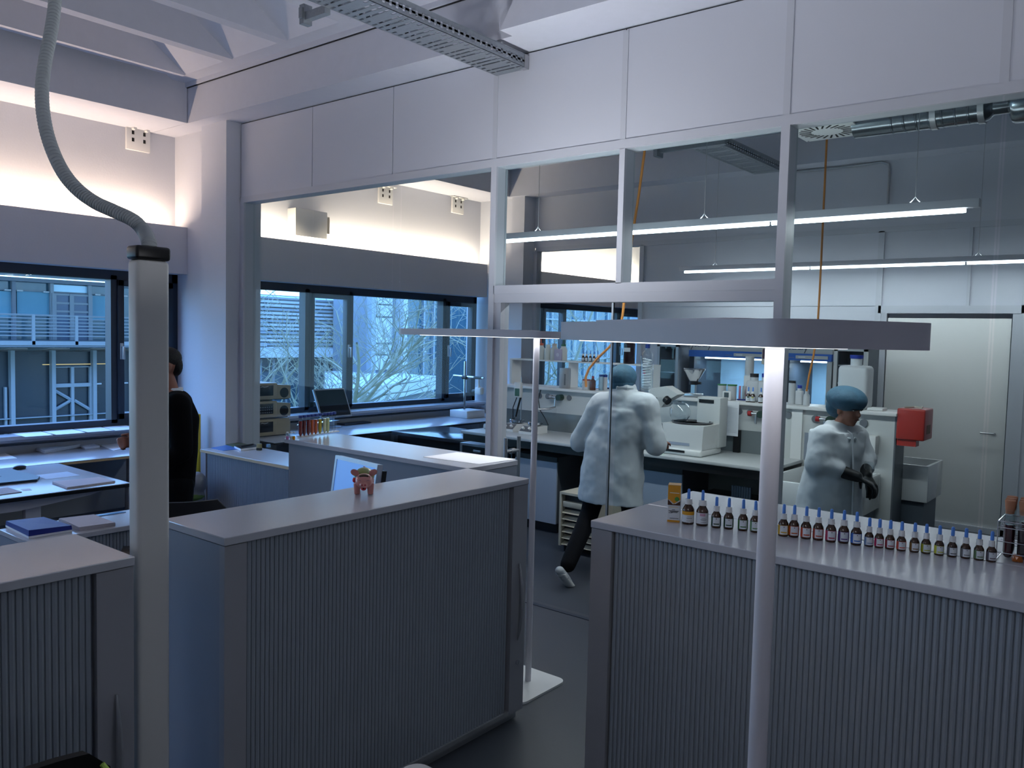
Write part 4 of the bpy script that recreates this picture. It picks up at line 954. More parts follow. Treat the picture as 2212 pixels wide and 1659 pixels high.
# dark low shelf under the bench centre right
sh = thing('under_bench_shelf', 'black shelf unit under the right half of the bench', 'shelf', (-2.9, 6.6, 0)); a_, c_ = P(1478, 1050, 'y', 6.32).x, P(1655, 1050, 'y', 6.32).x
wp(M().box(a_, c_, 6.3, 6.9, .52, .55), 'shelf_board', blackp, sh); wp(M().box(c_-.02, c_, 6.3, 6.9, 0, .80), 'side_panel', blackp, sh); wp(M().box(a_, c_-.02, 6.86, 6.9, .0, .52), 'back_panel', black_matte, sh); wp(M().box(a_, a_+.02, 6.3, 6.86, 0, .52), 'side_panel', blackp, sh)
b = M(); x = a_+.3
while x < c_-.25: b.box(x, x+.018, 6.60, 6.62, .56, .66); x += .022
wp(b, 'ribbed_insert', lam_blue, sh)
# sinks
porc = mat('white_porcelain', (206, 208, 208), .15, coat=.4)
def sink(label, x0, x1, y0, y1, z, dp):
    t = thing('ceramic_sink', label, 'sink', ((x0+x1)/2, (y0+y1)/2, 0)); b = M(); w = .03
    b.box(x0, x1, y0, y0+w, z-dp, z, .008); b.box(x0, x1, y1-w, y1, z-dp, z, .008); b.box(x0, x0+w, y0+w*.8, y1-w*.8, z-dp, z, .008); b.box(x1-w, x1, y0+w*.8, y1-w*.8, z-dp, z, .008); b.box(x0+w*.8, x1-w*.8, y0+w*.8, y1-w*.8, z-dp, z-dp+w)
    wp(b, 'basin', porc, t); wp(M().box(x0+.03, x1-.03, y0+.04, y1-.04, 0, z-dp), 'pedestal', colm((88, 96, 106)), t); return t
q = P(1697, 1031, 'z', .9); sink('white ceramic sink in front of the woman, right end of the bench', XR+.02, -1.80, q.y+.05, BK-.02, .86, .28)
sink('rear white sink peeping out behind the end panel', -2.3, -1.52, 7.24, 7.75, P(1955, 990, 'y', 7.6).z, .30)
# front panels over the sink
wp(M().box(P(1738, 950, 'y', BK).x, P(1800, 950, 'y', BK).x, BK-.006, BK, .9, 1.13), 'lower_panel', lam_blue, isl)
# taps
grn = colm((40, 62, 52), .4)
def tap(label, px, py, knob, spout):
    q = P(px, py, 'y', BK-.03); t = thing('wall_tap', label, 'tap', (q.x, BK-.03, q.z))
    wp(M().cyl((q.x+.04, BK-.07, q.z), (q.x+.04, BK-.001, q.z), .032), 'valve_body', grn, t); wp(M().cyl((q.x-.05, BK-.05, q.z), (q.x+.04, BK-.05, q.z), .014), 'valve_stem', steel, t)
    wp(M().cyl((q.x-.075, BK-.05, q.z), (q.x-.045, BK-.05, q.z), .022), 'knob', knob, t)
    wp(M().tube(spout(q), .011, 10), 'spout', steel, t)
tap('grey tap with long spout over the left half of the bench', 1203, 858, alum, lambda q: [(q.x, BK-.05, q.z), (q.x, BK-.06, q.z-.10), (q.x-.03, BK-.12, q.z-.12), (q.x-.12, BK-.22, q.z-.125), (q.x-.14, BK-.24, q.z-.135), (q.x-.14, BK-.24, q.z-.17)])
tap('red knobbed tap right of the hanging sheet', 1636, 894, colm((170, 40, 40)), lambda q: [(q.x, BK-.05, q.z), (q.x, BK-.06, q.z-.05), (q.x, BK-.06, q.z-.085)])
tap('red knobbed tap beside the woman shoulder', 1784, 906, colm((160, 36, 40)), lambda q: [(q.x, BK-.05, q.z), (q.x, BK-.06, q.z-.05), (q.x, BK-.06, q.z-.085)])
# hanging sheet, dispenser, red box
q0, q1 = P(1569, 867, 'y', BK-.06), P(1594, 943, 'y', BK-.06); t = thing('paper_sheet', 'long printed list hanging from the ledge above the bench', 'paper', ((q0.x+q1.x)/2, BK-.06, q1.z))
wp(M().box(q0.x, q1.x, BK-.062, BK-.0605, q1.z, 1.352), 'list_sheet', paperm, t)
b = M(); z = q1.z+.03
while z < 1.30: b.box(q0.x+.01, q1.x-.01, BK-.0625, BK-.062, z, z+.0025); z += .012
wp(b, 'table_lines', colm((150, 156, 170)), t)
q0, q1 = P(1864, 940, 'y', BK-.1), P(1890, 985, 'y', BK-.1); t = thing('towel_dispenser', 'white towel dispenser on the service wall right of the woman', 'dispenser', ((q0.x+q1.x)/2, BK-.06, q1.z))
wp(M().box(q0.x, q1.x, BK-.1, BK-.001, q1.z, q0.z, .008), 'housing', whitep, t); wp(M().box(q0.x+.03, q1.x-.03, BK-.103, BK-.1, q1.z+.04, q0.z-.07), 'window', colm((96, 104, 110), .2), t)
redp = mat('red_plastic', (168, 50, 42), .35, coat=.2)
rx0 = -1.70; rb = thing('red_wall_box', 'red plastic box mounted on the end panel beside the white door', 'box', (-1.6, 7.08, 1.2))
zz0, zz1 = P(1950, 962, 'x', -1.62).z, P(1950, 886, 'x', -1.62).z
wp(M().box(-1.705, -1.50, 6.93, 7.20, zz0+.03, zz1, .012, 3), 'box_body', redp, rb); wp(M().box(-1.70, -1.56, 6.95, 7.05, zz0-.02, zz0+.03), 'chute', redp, rb)
wp(M().tube([(-1.66, 6.97, zz1+.008), (-1.60, 7.02, zz1+.012), (-1.54, 6.98, zz1+.01), (-1.56, 7.1, zz1+.01)], .007, 8), 'lid_straps', creamp, rb)
wp(M().box(-1.502, -1.498, 7.0, 7.12, zz0+.08, zz0+.15), 'label_plate', colm((110, 60, 30)), rb)
q = P(1895, 884, 'y', 7.1); b = M(); b.box(q.x-.06, q.x+.06, 7.03, 7.17, ZS+.0005, ZS+.022, .004); tag(b.build('soap_dish', whitep), 'small flat white dish at the right end of the ledge', 'dish')
# ------------------------------------------------------------------ instruments on the worktop
def stirrer(label, px, py):
    q = P(px, py, 'z', .9); q.y = max(q.y, BY+.17); t = thing('hotplate_stirrer', label, 'hotplate', (q.x, q.y, .901), 0, 'hotplate stirrers at the left of the bench')
    b = M(); b.extr([(-.14, 0), (.13, 0), (.13, .075), (-.07, .075), (-.14, .025)], 'x', -.08, .08); lp(b, 'housing', whitep, t)
    b = M(); b.quad((-.075, -.138, .028), (.075, -.138, .028), (.075, -.072, .0765), (-.075, -.072, .0765)); lp(b, 'control_panel', colm((96, 100, 106)), t)
    for x in (-.04, .04): lp(M().cyl((x, -.108, .05), (x, -.125, .066), .014), 'knob', whitep, t)
    lp(M().cyl((0, .03, .075), (0, .03, .085), .055), 'neck', blackp, t); lp(M().lathe([(.074, .085), (.078, .088), (.078, .112), (.074, .116), (0, .116)], (0, .03, 0), 28), 'heating_plate', chrome, t)
stirrer('left hotplate stirrer, under the meter', 1113, 930); stirrer('right hotplate stirrer, partly behind the lamp pole', 1152, 936)
q = P(1094, 925, 'z', .9); b = M(); t = thing('small_balance', 'small white balance at the left end of the bench', 'balance', (q.x-.05, 6.62, .901)); lp(M().box(-.08, .08, -.1, .1, 0, .05, .01), 'balance_body', whitep, t); lp(M().lathe([(.05, .05), (.055, .065), (0, .066)], n=20), 'pan', steel, t)
q = P(1120, 840, 'y', 6.75); t = thing('ph_meter', 'white handheld meter with green display on a rod over the stirrer', 'meter', (q.x, 6.75, .901))
wp(M().box(q.x-.045, q.x+.045, 6.73, 6.77, q.z-.09, q.z+.07, .01), 'meter_body', whitep, t); wp(M().box(q.x-.03, q.x+.03, 6.727, 6.73, q.z-.075, q.z+.005), 'display', colm((70, 110, 96), .2), t)
wp(M().cyl((q.x+.01, 6.79, .902), (q.x+.01, 6.79, q.z+.12), .006), 'rod', steel, t); wp(M().box(q.x-.07, q.x+.07, 6.76, 6.88, .9015, .912), 'rod_foot', blackp, t)
wp(M().tube([(q.x-.02, 6.75, q.z-.09), (q.x-.06, 6.74, q.z-.2), (q.x-.04, 6.72, q.z-.33), (q.x, 6.70, 1.03)], .005, 6), 'cable', blackp, t); wp(M().tube([(q.x+.03, 6.75, q.z-.09), (q.x+.02, 6.72, q.z-.2), (q.x+.01, 6.70, 1.04)], .011, 8), 'electrode', blackp, t)
tag(M().tube([P(1168, 842, 'y', 6.88), P(1163, 862, 'y', 6.86), P(1166, 885, 'y', 6.84), P(1178, 905, 'y', 6.8), P(1184, 918, 'y', 6.7)], .005, 6).build('power_cable', blackp), 'black cable drooping from the ledge to the right stirrer', 'cable')
# rotary evaporator
q = P(1472, 984, 'z', .9); RX, RY = q.x, 6.55
rv = thing('rotary_evaporator', 'rotary evaporator with flask, coil condenser and white heating bath', 'rotary evaporator', (RX, RY, .901))
wp(M().box(RX-.22, RX+.18, RY-.2, RY+.2, .902, .955, .015, 3), 'base', whitep, rv)
b = M(); rg = []
for z, w, d_ in ((.955, .175, .15), (1.0, .175, .155), (1.13, .19, .17), (1.165, .195, .172)): rg.append([b.b.verts.new((RX-.0+w*sx, RY-.02+d_*sy, z)) for sx, sy in ((-1, -1), (1, -1), (1, 1), (-1, 1))])
b._rings(rg, True); wp(b, 'heating_bath', whitep, rv, False)
wp(M().lathe([(.17, 1.165), (.18, 1.18), (.16, 1.182), (.15, 1.15), (0, 1.14)], (RX, RY-.02, 0), 28), 'bath_rim', colm((60, 62, 66), .3), rv)
wp(M().box(RX-.14, RX+.06, RY-.176, RY-.172, .985, 1.08), 'front_panel', blueg, rv)
wp(M().box(RX-.16, RX+.03, RY-.205, RY-.199, .925, .945), 'dark_strip', blackp, rv)
wp(M().box(RX-.185, RX-.165, RY-.205, RY-.2, .925, .94), 'green_lamp', mat('green_indicator', (60, 200, 110), .4, emit=(60, 220, 120), estr=1.5), rv)
q1 = P(1487, 860, 'y', RY+.1); wp(M().box(RX-.02, RX+.20, RY+.1, RY+.26, .955, q1.z+.02, .01), 'drive_column', shp, rv)
wp(M().box(RX+.0, RX+.14, RY+.095, RY+.1, q1.z-.03, q1.z+.0), 'nameplate', blackp, rv)
hA = P(1412, 840, 'y', RY); hB = P(1468, 852, 'y', RY+.05)
b = M(); b.extr([tuple(P(x, y, 'y', RY)[i] for i in (0, 2)) for x, y in ((1412, 838), (1440, 834), (1468, 852), (1440, 868), (1432, 880), (1398, 855))], 'y', RY-.03, RY+.11); wp(b, 'tilted_head', shp, rv)
s0 = P(1406, 880, 'y', RY-.1); wp(M().box(s0.x-.05, s0.x+.05, RY-.12, RY-.10, s0.z-.13, s0.z+.10, .006, rot=Ry(.12)), 'display_frame', blackp, rv)
wp(M().box(s0.x-.038, s0.x+.038, RY-.123, RY-.12, s0.z-.10, s0.z+.08, rot=Ry(.12)), 'display', mat('tablet_screen', (210, 220, 235), .3, emit=(190, 214, 250), estr=.9), rv)
f0 = P(1438, 862, 'y', RY-.06); f1 = P(1462, 884, 'y', RY-.1)
lg = glassmat('lab_glassware', (.93, .96, .97), 2.4)
wp(M().cyl(f0, f0+(f1-f0)*.25, .035), 'joint_clamp', blackp, rv)
fl = M(); axis = (f1-f0).normalized(); fl.lathe([(.016, .03), (.016, .07), (.03, .10), (.075, .145), (.095, .20), (.075, .26), (.03, .285), (0, .29)], f0, 24, axis); wp(fl, 'round_flask', lg, rv)
c0_ = P(1396, 843, 'y', RY+.0); cz = P(1395, 752, 'y', RY).z
wp(M().lathe([(.02, 0), (.055, .02), (.058, cz-c0_.z-.07), (.05, cz-c0_.z-.05), (.02, cz-c0_.z-.015), (.02, cz-c0_.z)], c0_, 24), 'condenser_jacket', lg, rv)
coil = [(c0_.x+.036*math.cos(a*.5), c0_.y+.036*math.sin(a*.5), c0_.z+.03+a*.5/(2*PI)*.024) for a in range(int((cz-c0_.z-.12)/.024*4*PI))]
wp(M().tube(coil, .006, 6), 'cooling_coil', mat('coil_glass', (226, 232, 238), .08, spec=1), rv)
wp(M().cyl((c0_.x, c0_.y, cz), (c0_.x, c0_.y, cz+.035), .022), 'condenser_cap', capb, rv)
wp(M().tube([c0_, c0_+Vector((.02, 0, -.05)), c0_+Vector((.10, 0, -.07)), f0], .02, 10), 'vapour_tube', lg, rv)
tag(M().tube([P(1510, 935, 'y', 6.7), P(1523, 948, 'y', 6.75), P(1529, 962, 'y', 6.75), P(1520, 974, 'y', 6.72), P(1506, 970, 'y', 6.7)], .006, 6).build('power_cable', blackp), 'black cable looping out right of the rotary evaporator', 'cable')
# ------------------------------------------------------------------ things on the ledge
def onledge(px, dy=7.08): return P(px, 850, 'y', dy).x
def jar(name, label, px, w, ytop, body, cap, ybase=None, capw=.9, caph=.12, yy=7.08, cat='bottle', group=None, shape='bottle', z0=None, neck=.6):
    z0 = ZS+.0008 if z0 is None else z0; x = P(px, ytop, 'y', yy).x; zt = P(px, ytop, 'y', yy).z; h = zt-z0; r = w/2*abs(P(px+1, ytop, 'y', yy).x-P(px, ytop, 'y', yy).x)
    t = thing(name, label, cat, (x, yy, z0), 0, group); hc = h*caph
    if shape == 'can': prof = [(r*.96, 0), (r, .004), (r, h-hc-.002)]
    elif shape == 'square':
        b = M(); bh = h-hc; b.box(-r, r, -r*.8, r*.8, 0, bh*.86, r*.28, 3); lp(b, 'body', body, t); lp(M().lathe([(r*neck*.9, bh*.85), (r*neck*.9, bh)], n=18), 'neck', body, t); lp(M().lathe([(r*capw*.72, bh), (r*capw*.72, h), (0, h)], n=18), 'cap', cap, t); return t
    else: prof = [(r*.95, 0), (r, .004), (r, (h-hc)*.70), (r*.93, (h-hc)*.80), (r*neck, (h-hc)*.93), (r*neck, h-hc)]
    lp(M().lathe(prof, n=20), 'body', body, t); lp(M().lathe([(r*capw*(neck if shape == 'bottle' else 1)*1.1, h-hc), (r*capw*(neck if shape == 'bottle' else 1)*1.1, h-.002), (0, h)], n=18), 'cap', cap, t)
    return t
canm = mat('brushed_can', (170, 170, 172), .35, metal=.5)
c_ = jar('metal_can', 'grey metal can with black print on the ledge', 1221, 20, 795, canm, alum, shape='can', cat='can', caph=.05, yy=7.03)
b = M(); x = P(1221, 800, 'y', 7.08).x
for k in range(9): b.box(.018, .018+.022, -.052+0, -.0445, .035+k*.013, .035+k*.013+.008)
lp(b, 'vertical_print', ink, c_)
redcap = colm((150, 30, 40)); wbody = colm((196, 198, 200), .4); amb2 = colm((84, 44, 26), .2)
jar('specimen_jar', 'white jar with dark red lid next to the orange hose', 1267, 15, 819, wbody, redcap, shape='can', caph=.12, cat='jar', yy=7.05)
jar('brown_bottle', 'small brown bottle with red cap, right of the red lidded jar', 1281, 11, 812, amb2, redcap, caph=.16, yy=7.03, neck=.4)
jar('centrifuge_tube', 'clear tube with navy cap and blue content', 1298.5, 8, 809, colm((150, 176, 190), .2), capb, shape='can', caph=.12, cat='tube')
jar('white_bottle', 'narrow white bottle with navy cap left of the blue capped man', 1308, 8, 809, wbody, capb, shape='can', caph=.16, yy=7.12)
jar('glass_jar', 'left of two white jars with green lids', 1560, 17, 829, wbody, colm((50, 120, 70)), shape='can', caph=.09, cat='jar', group='jars with green lids', capw=1.0)
jar('glass_jar', 'right of two white jars with green lids, behind the thermometer', 1582, 18, 830, wbody, colm((50, 120, 70)), shape='can', caph=.09, cat='jar', group='jars with green lids', capw=1.0)
t = thing('digital_thermometer', 'white square digital thermometer standing on the ledge', 'thermometer', (onledge(1570.5, 6.97), 6.97, ZS+.0008)); lp(M().box(-.042, .042, -.012, .012, 0, .085, .012, 3), 'case', whitep, t); lp(M().box(-.022, .022, -.0135, -.012, .028, .072), 'display', colm((80, 92, 96), .2), t)
tr3 = thing('tube_rack', 'small rack of red and clear tubes behind the brown bottles', 'rack', (onledge(1602), 7.12, ZS+.0008)); lp(M().box(-.05, .05, -.025, .025, 0, .012), 'rack_base', capb, tr3)
for k, (dx, cl) in enumerate(((-.035, (190, 120, 140)), (-.005, (176, 190, 196)), (.03, (120, 30, 40)))): lp(M().cyl((dx, 0, .012), (dx, 0, .13), .010, n=12), 'tube', colm(cl, .2), tr3)
jar('paper_roll', 'tall white cylinder roll standing on a stand behind the bottles', 1620, 18, 769, wbody, wbody, shape='can', cat='roll', caph=.02, yy=7.24, z0=P(1620, 812, 'y', 7.08).z)
t = thing('roll_stand', 'white stand carrying the tall white roll', 'stand', (onledge(1618, 7.24), 7.24, ZS+.0008)); zz = P(1620, 812, 'y', 7.08).z-ZS; lp(M().box(-.04, .04, -.04, .04, 0, zz-.004, .006), 'stand_body', whitep, t)
blkc = colm((36, 36, 40)); bluec = colm((36, 60, 160))
jar('reagent_bottle', 'large white bottle with black lid behind the brown dropper bottles', 1630, 27, 807, wbody, blkc, shape='square', caph=.13, yy=7.12, neck=.7)
jar('reagent_bottle', 'large white bottle with bright blue lid left of the near lamp pole', 1655, 26, 807, wbody, bluec, shape='square', caph=.13, yy=7.12, neck=.7)
jar('reagent_bottle', 'white bottle with dark lid just right of the near lamp pole', 1712, 15, 822, wbody, blkc, shape='can', caph=.10, yy=7.10)
jar('reagent_bottle', 'white bottle with blue lid, middle of three right of the pole', 1728, 15, 832, wbody, bluec, shape='square', caph=.16, yy=7.08, neck=.7)
jar('reagent_bottle', 'small all white bottle, rightmost of three right of the pole', 1743, 14, 841, wbody, wbody, caph=.2, yy=7.06, neck=.55)
jar('canister', 'very large white canister with blue screw cap behind the woman', 1851, 66, 767, colm((206, 210, 212), .35), bluec, shape='square', caph=.065, yy=7.14, neck=.42, capw=.60, cat='canister')
for k, (px, lc, lab) in enumerate(((1617, (60, 90, 60), 'leftmost brown dropper bottle with green label on the ledge'), (1626.5, (190, 180, 60), 'brown dropper bottle with yellow label on the ledge'), (1644, (180, 184, 190), 'brown dropper bottle with white label under the blue lid'), (1655, (176, 180, 190), 'brown dropper bottle with white label touching the lamp pole edge'))):
    dropper_bottle(lab, Vector((onledge(px, 6.97), 6.97, ZS+.0008)), 'big', lc, math.radians(15), 'dropper bottles on the lab ledge')
t = thing('sensor_box', 'grey white wall sensor box with hanging probe above the bottles', 'sensor', P(1656, 770, 'y', 7.3)); q = P(1656, 787, 'y', 7.3); zt = P(1656, 750, 'y', 7.3).z
wp(M().box(q.x-.045, q.x+.045, 7.28, 7.34, q.z, zt, .01), 'case', creamp, t); wp(M().box(q.x-.035, q.x-.012, 7.277, 7.28, q.z+.05, zt-.015), 'gauge', colm((80, 60, 70), .2), t); wp(M().cyl((q.x, 7.31, q.z-.03), (q.x, 7.31, q.z), .02, .03), 'nozzle', steel, t)
wp(M().cyl((q.x, 7.31, ZS+.001), (q.x, 7.31, q.z-.03), .004, n=8), 'probe_rod', steel, t)
# grinder with funnel
q = P(1498, 852, 'y', 7.1); t = thing('funnel_mill', 'laboratory mill with steel funnel standing on the ledge', 'mill', (q.x, 7.1, ZS+.0008)); zf = P(1498, 797, 'y', 7.1).z-ZS; zn = P(1498, 824, 'y', 7.1).z-ZS
lp(M().lathe([(.105, zf), (.107, zf+.003), (.10, zf-.004), (.03, zn), (.03, zn-.01), (.033, zn-.01), (.105, zf-.006)], n=26), 'funnel', chrome, t); lp(M().lathe([(.045, zn-.03), (.045, zn), (0, zn)], n=18), 'collar', blackp, t); lp(M().box(-.02, .02, -.02, .02, .035, zn-.03), 'neck', steel, t); lp(M().box(-.085, .085, -.04, .04, 0, .035, .006), 'base_plate', steel, t); lp(M().cyl((.02, 0, zn-.015), (.075, 0, zn-.012), .012), 'crank_handle', blackp, t)
# ------------------------------------------------------------------ open rack on the ledge with bottles
xa, xb = P(1112, 800, 'y', 7.2).x, P(1418, 800, 'y', 7.2).x; zsf = P(1200, 778, 'y', 7.2).z
rk2 = thing('bottle_shelf', 'white open shelf standing on the left half of the ledge', 'shelf', ((xa+xb)/2, 7.2, ZS))
wp(M().box(xa, xb, 7.10, 7.29, zsf-.014, zsf), 'shelf_board', whitep, rk2)
for x, w in ((xa, .03), (P(1238, 800, 'y', 7.2).x, .012), (xb-.03, .03)): wp(M().box(x, x+w, 7.11, 7.28, ZS+.001, zsf-.014), 'upright', whitep, rk2)
wp(M().box(xb-.16, xb-.03, 7.2, 7.22, ZS+.02, zsf-.03), 'notice_board', colm((180, 184, 188)), rk2); wp(M().box(xb-.15, xb-.12, 7.197, 7.2, zsf-.10, zsf-.06), 'pink_note', colm((190, 60, 90)), rk2)
Z2 = zsf+.0008
def wash(label, px, w, ytop, body, cap, spout=True):
    t = jar('wash_bottle', label, px, w, ytop, body, cap, yy=7.18, z0=Z2, caph=.14, neck=.62, group='wash bottles on the white shelf'); r = .02
    h = P(px, ytop, 'y', 7.18).z-Z2
    if spout: lp(M().tube([(0, 0, h), (0, 0, h+.05), (.012, 0, h+.075), (.035, 0, h+.07)], .004, 6), 'spout', cap, t)
orange = colm((214, 92, 50)); pale = colm((206, 208, 202), .3)
wash('wash bottle with bright orange cap', 1169, 14, 741, pale, orange); wash('plain white wash bottle right of the orange capped one', 1184, 13, 744, pale, colm((220, 222, 214)))
wash('wash bottle with beige cap behind the purple box', 1198, 14, 742, pale, colm((200, 190, 180))); wash('wash bottle with dark green cap', 1217.5, 14, 743, pale, colm((24, 92, 60)))
x = P(1207, 770, 'y', 7.13).x; t = thing('filter_box', 'mauve paper box with round emblem in front of the wash bottles', 'box', (x, 7.12, Z2)); lp(M().box(-.045, .045, -.012, .012, 0, P(1205, 754, 'y', 7.12).z-Z2, .002), 'box_body', colm((176, 168, 190)), t); lp(M().cyl((0, -.013, .06), (0, -.012, .06), .02, n=20), 'round_emblem', colm((200, 198, 210)), t)
for k, px in enumerate((1260, 1267, 1275.5, 1283.5, 1291.5)):
    t = dropper_bottle(['leftmost dark bottle on the white shelf, brown capped', 'second dark dropper bottle on the white shelf', 'third dark dropper bottle on the white shelf', 'fourth dark dropper bottle on the white shelf', 'rightmost dark dropper bottle on the white shelf'][k], Vector((P(px, 770, 'y', 7.17).x, 7.17, Z2)), 'mid', (30, 34, 50), .3, 'dark dropper bottles on the white shelf')
x = P(1359, 780, 'y', 7.18).x; t = thing('dark_cylinder_bottle', 'large dark brown bottle with white label on the shelf', 'bottle', (x, 7.18, Z2)); lp(M().lathe([(.055, 0), (.058, .005), (.058, .2), (.03, .235), (.03, .26), (0, .26)], n=24), 'body', colm((40, 22, 16), .15), t)
b = M(); band(b, .0586, .12, .16, -2.3, -.9); lp(b, 'label', label_w, t)
# ================================================================== FUME HOODS, GLASS CABINETS AT THE FAR SIDE
bluep = mat('blue_hood_band', (52, 110, 200), .4)
def hood(label, pxa, pxb, cp, lp_):
    yy = 8.55; xa, xb = P(pxa, 760, 'y', yy).x, P(pxb, 760, 'y', yy).x; t = thing('fume_hood', label, 'fume hood', ((xa+xb)/2, 9.0, 0), group='fume hoods')
    zb1 = P(1500, 756, 'y', yy).z; zb0 = P(1500, 770, 'y', yy).z; ztop = zb1+.30
    wp(M().box(xa, xb, yy+.02, 9.35, zb1, min(ztop, 2.02)), 'header', shp, t); wp(M().box(xa, xb, yy, yy+.05, zb0, zb1), 'blue_band', bluep, t)
    wp(M().box(xa, xa+.06, yy+.02, 9.35, 0, zb0), 'side_post', winframe, t); wp(M().box(xb-.05, xb, yy+.02, 9.35, 0, zb0), 'side_post', shp, t)
    wp(M().box(xa+.06, xb-.05, 9.28, 9.35, .9, zb0), 'liner_back', mat('pale_liner', (150, 190, 222), .5), t); wp(M().box(xa+.06, xb-.05, yy+.02, 9.28, .86, .90), 'hood_worktop', shp, t)
    wp(M().box(xa+.12, xb-.12, 8.72, 8.80, zb0-.02, zb0-.005), 'hood_lamp', tube_white, t); area('hood_light', ((xa+xb)/2, 8.76, zb0-.03), (xb-xa-.3, .07), 5, (.80, .90, 1))  # unseen lamp added to brighten the hood interior
    wp(M().box(xa+.06, xb-.05, yy+.05, 9.3, 0, .86), 'base_cabinet', shp, t); wp(M().box(xa+.06, xb-.05, yy+.03, yy+.036, .95, zb0), 'sash_glass', wglass, t)
    cx_ = P(cp, 760, 'y', yy).x
    wp(M().box(cx_, cx_+.33, yy-.012, yy, zb0+.02, zb1-.02), 'control_panel', shp, t); wp(M().box(cx_+.03, cx_+.10, yy-.015, yy-.012, zb0+.03, zb1-.03), 'white_label', paperm, t); wp(M().box(cx_-.10, cx_-.02, yy-.006, yy, zb0+.03, zb1-.045), 'yellow_label', yl, t)
    me = text_mesh('SCALA', .062, .001); o = bpy.data.objects.new('lettering', me); C.objects.link(o); me.materials.append(colm((40, 50, 110))); o.parent = t
    xt = P(lp_, 748, 'y', yy).x; zc_ = P(1515, 749, 'y', yy).z; o.location = Vector((xt, yy+.015, zc_))-t.location; o.rotation_euler = (PI/2, 0, 0)
    for s_ in (-1, 1): wp(M().tube([(xt+s_*.105-.03, yy+.018, zb1+.005), (xt+s_*.105+.03, yy+.018, zb1+.12)], .004, 6), 'logo_line', colm((90, 90, 100)), t)
    return t
hood('left fume hood with blue band behind the near lamp', 1488, 1690, 1586, 1515); hood('right fume hood with blue band, right of the lamp pole', 1693, 1797, 1720, 1721)
def vitrine(label, pxa, pxb, yy, zt, fr, shelves, back):
    xa, xb = P(pxa, 800, 'y', yy).x, P(pxb, 800, 'y', yy).x; t = thing('glass_cabinet', label, 'cabinet', ((xa+xb)/2, yy+.2, 0)); f = M(); w = .035
    f.box(xa, xa+w, yy, yy+w, 0, zt); f.box(xb-w, xb, yy, yy+w, 0, zt); f.box(xa, xb, yy, yy+w, zt-w, zt); f.box(xa, xb, yy, yy+w, .3, .3+w); wp(f, 'door_frame', fr, t)
    b = M(); b.box(xa, xa+.01, yy+w, yy+.4, 0, zt); b.box(xb-.01, xb, yy+w, yy+.4, 0, zt); b.box(xa, xb, yy+.39, yy+.4, 0, zt); b.box(xa+.01, xb-.01, yy+w, yy+.39, zt-.01, zt); wp(b, 'case', back, t)
    wp(M().box(xa+w, xb-w, yy+.01, yy+.015, .3+w, zt-w), 'glass_pane', wglass, t)
    for z in shelves: wp(M().box(xa+.01, xb-.01, yy+.05, yy+.38, z, z+.012), 'shelf', fr, t)
    return t, xa, xb
vitrine('grey framed glass cabinet left of the fume hoods', 1418, 1464, 8.45, P(1440, 742, 'y', 8.45).z, alum, (1.0, 1.5), lam_blue)
t, xa, xb = vitrine('white framed glass cabinet full of dark bottles, behind the canister', 1800, 1872, 8.45, P(1830, 751, 'y', 8.45).z, whitep, (1.08, 1.28, 1.48, 1.66), colm((70, 78, 88)))
random.seed(9)
for zi, z in enumerate((1.08, 1.28, 1.48)):
    x = xa+.06; k = 0
    while x < xb-.06:
        h = random.uniform(.09, .15); cl = random.choice(((26, 28, 36), (46, 52, 62), (30, 40, 70), (90, 96, 104)))
        tb = thing('stored_bottle', 'dark bottle inside the white framed glass cabinet', 'bottle', (x, 8.62, z+.0125), 0, 'dark bottles in the glass cabinet'); lp(M().lathe([(.028, 0), (.03, .004), (.03, h*.7), (.012, h*.85), (.012, h), (0, h)], n=12), 'body', colm(cl), tb)
        x += .072; k += 1
# ================================================================== OUTSIDE THE WINDOWS
GZ = -3.6
struct(M().box(-80, -8.6, -40, 90, GZ-.2, GZ), 'ground', mat('wet_lawn', (92, 104, 78), .9, var=.4, bscale=1.5, bump=.3))
fac_glass = mat('facade_glass_blue', (66, 106, 124), .12, var=.55, bscale=.35, coat=.5)
fac_pale = mat('facade_blind_pale', (104, 158, 180), .5, var=.25, bscale=.5)
fac_dark = mat('facade_glass_dark', (22, 44, 58), .35, var=.6, bscale=.5)
fac_alu = mat('facade_aluminium', (132, 142, 150), .45)
fac_white = mat('facade_white_panel', (172, 178, 182), .6)
fac_grey = mat('facade_grey', (116, 124, 134), .7)
FX = -26.0
def fy(px, X=FX): return P(px, 720, 'x', X).y
def fz(py, px=120, X=FX): return P(px, py, 'x', X).z
A = thing('glass_office_building', 'glass fronted office building with balcony, seen through the office window', 'building', (FX, fy(120), GZ))
ya, yb = fy(-260), fy(520)
wp(M().box(FX-6, FX-.3, ya, yb, fz(752), fz(612)), 'upper_glazing', fac_glass, A)
wp(M().box(FX-6, FX-.3, ya, yb, GZ, fz(760)), 'lower_glazing', fac_dark, A)
wp(M().box(FX-6.2, FX+.0, ya-.2, yb+.2, fz(612), fz(604)), 'eaves_beam', fac_grey, A)
for k, (z0, z1) in enumerate(((fz(644), fz(618)),)):
    pass
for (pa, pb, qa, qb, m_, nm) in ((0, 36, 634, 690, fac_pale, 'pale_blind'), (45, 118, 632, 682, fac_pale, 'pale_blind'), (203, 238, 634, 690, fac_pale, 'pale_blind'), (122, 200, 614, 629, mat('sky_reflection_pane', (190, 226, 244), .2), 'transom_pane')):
    wp(M().box(FX-.3, FX-.25, fy(pa), fy(pb), fz(qb), fz(qa)), nm, m_, A)
for px in (36, 118, 200, 300, 380): wp(M().box(FX-.28, FX-.15, fy(px)-.05, fy(px)+.05, fz(752), fz(612)), 'upper_mullion', fac_alu if px > 100 else fac_grey, A)
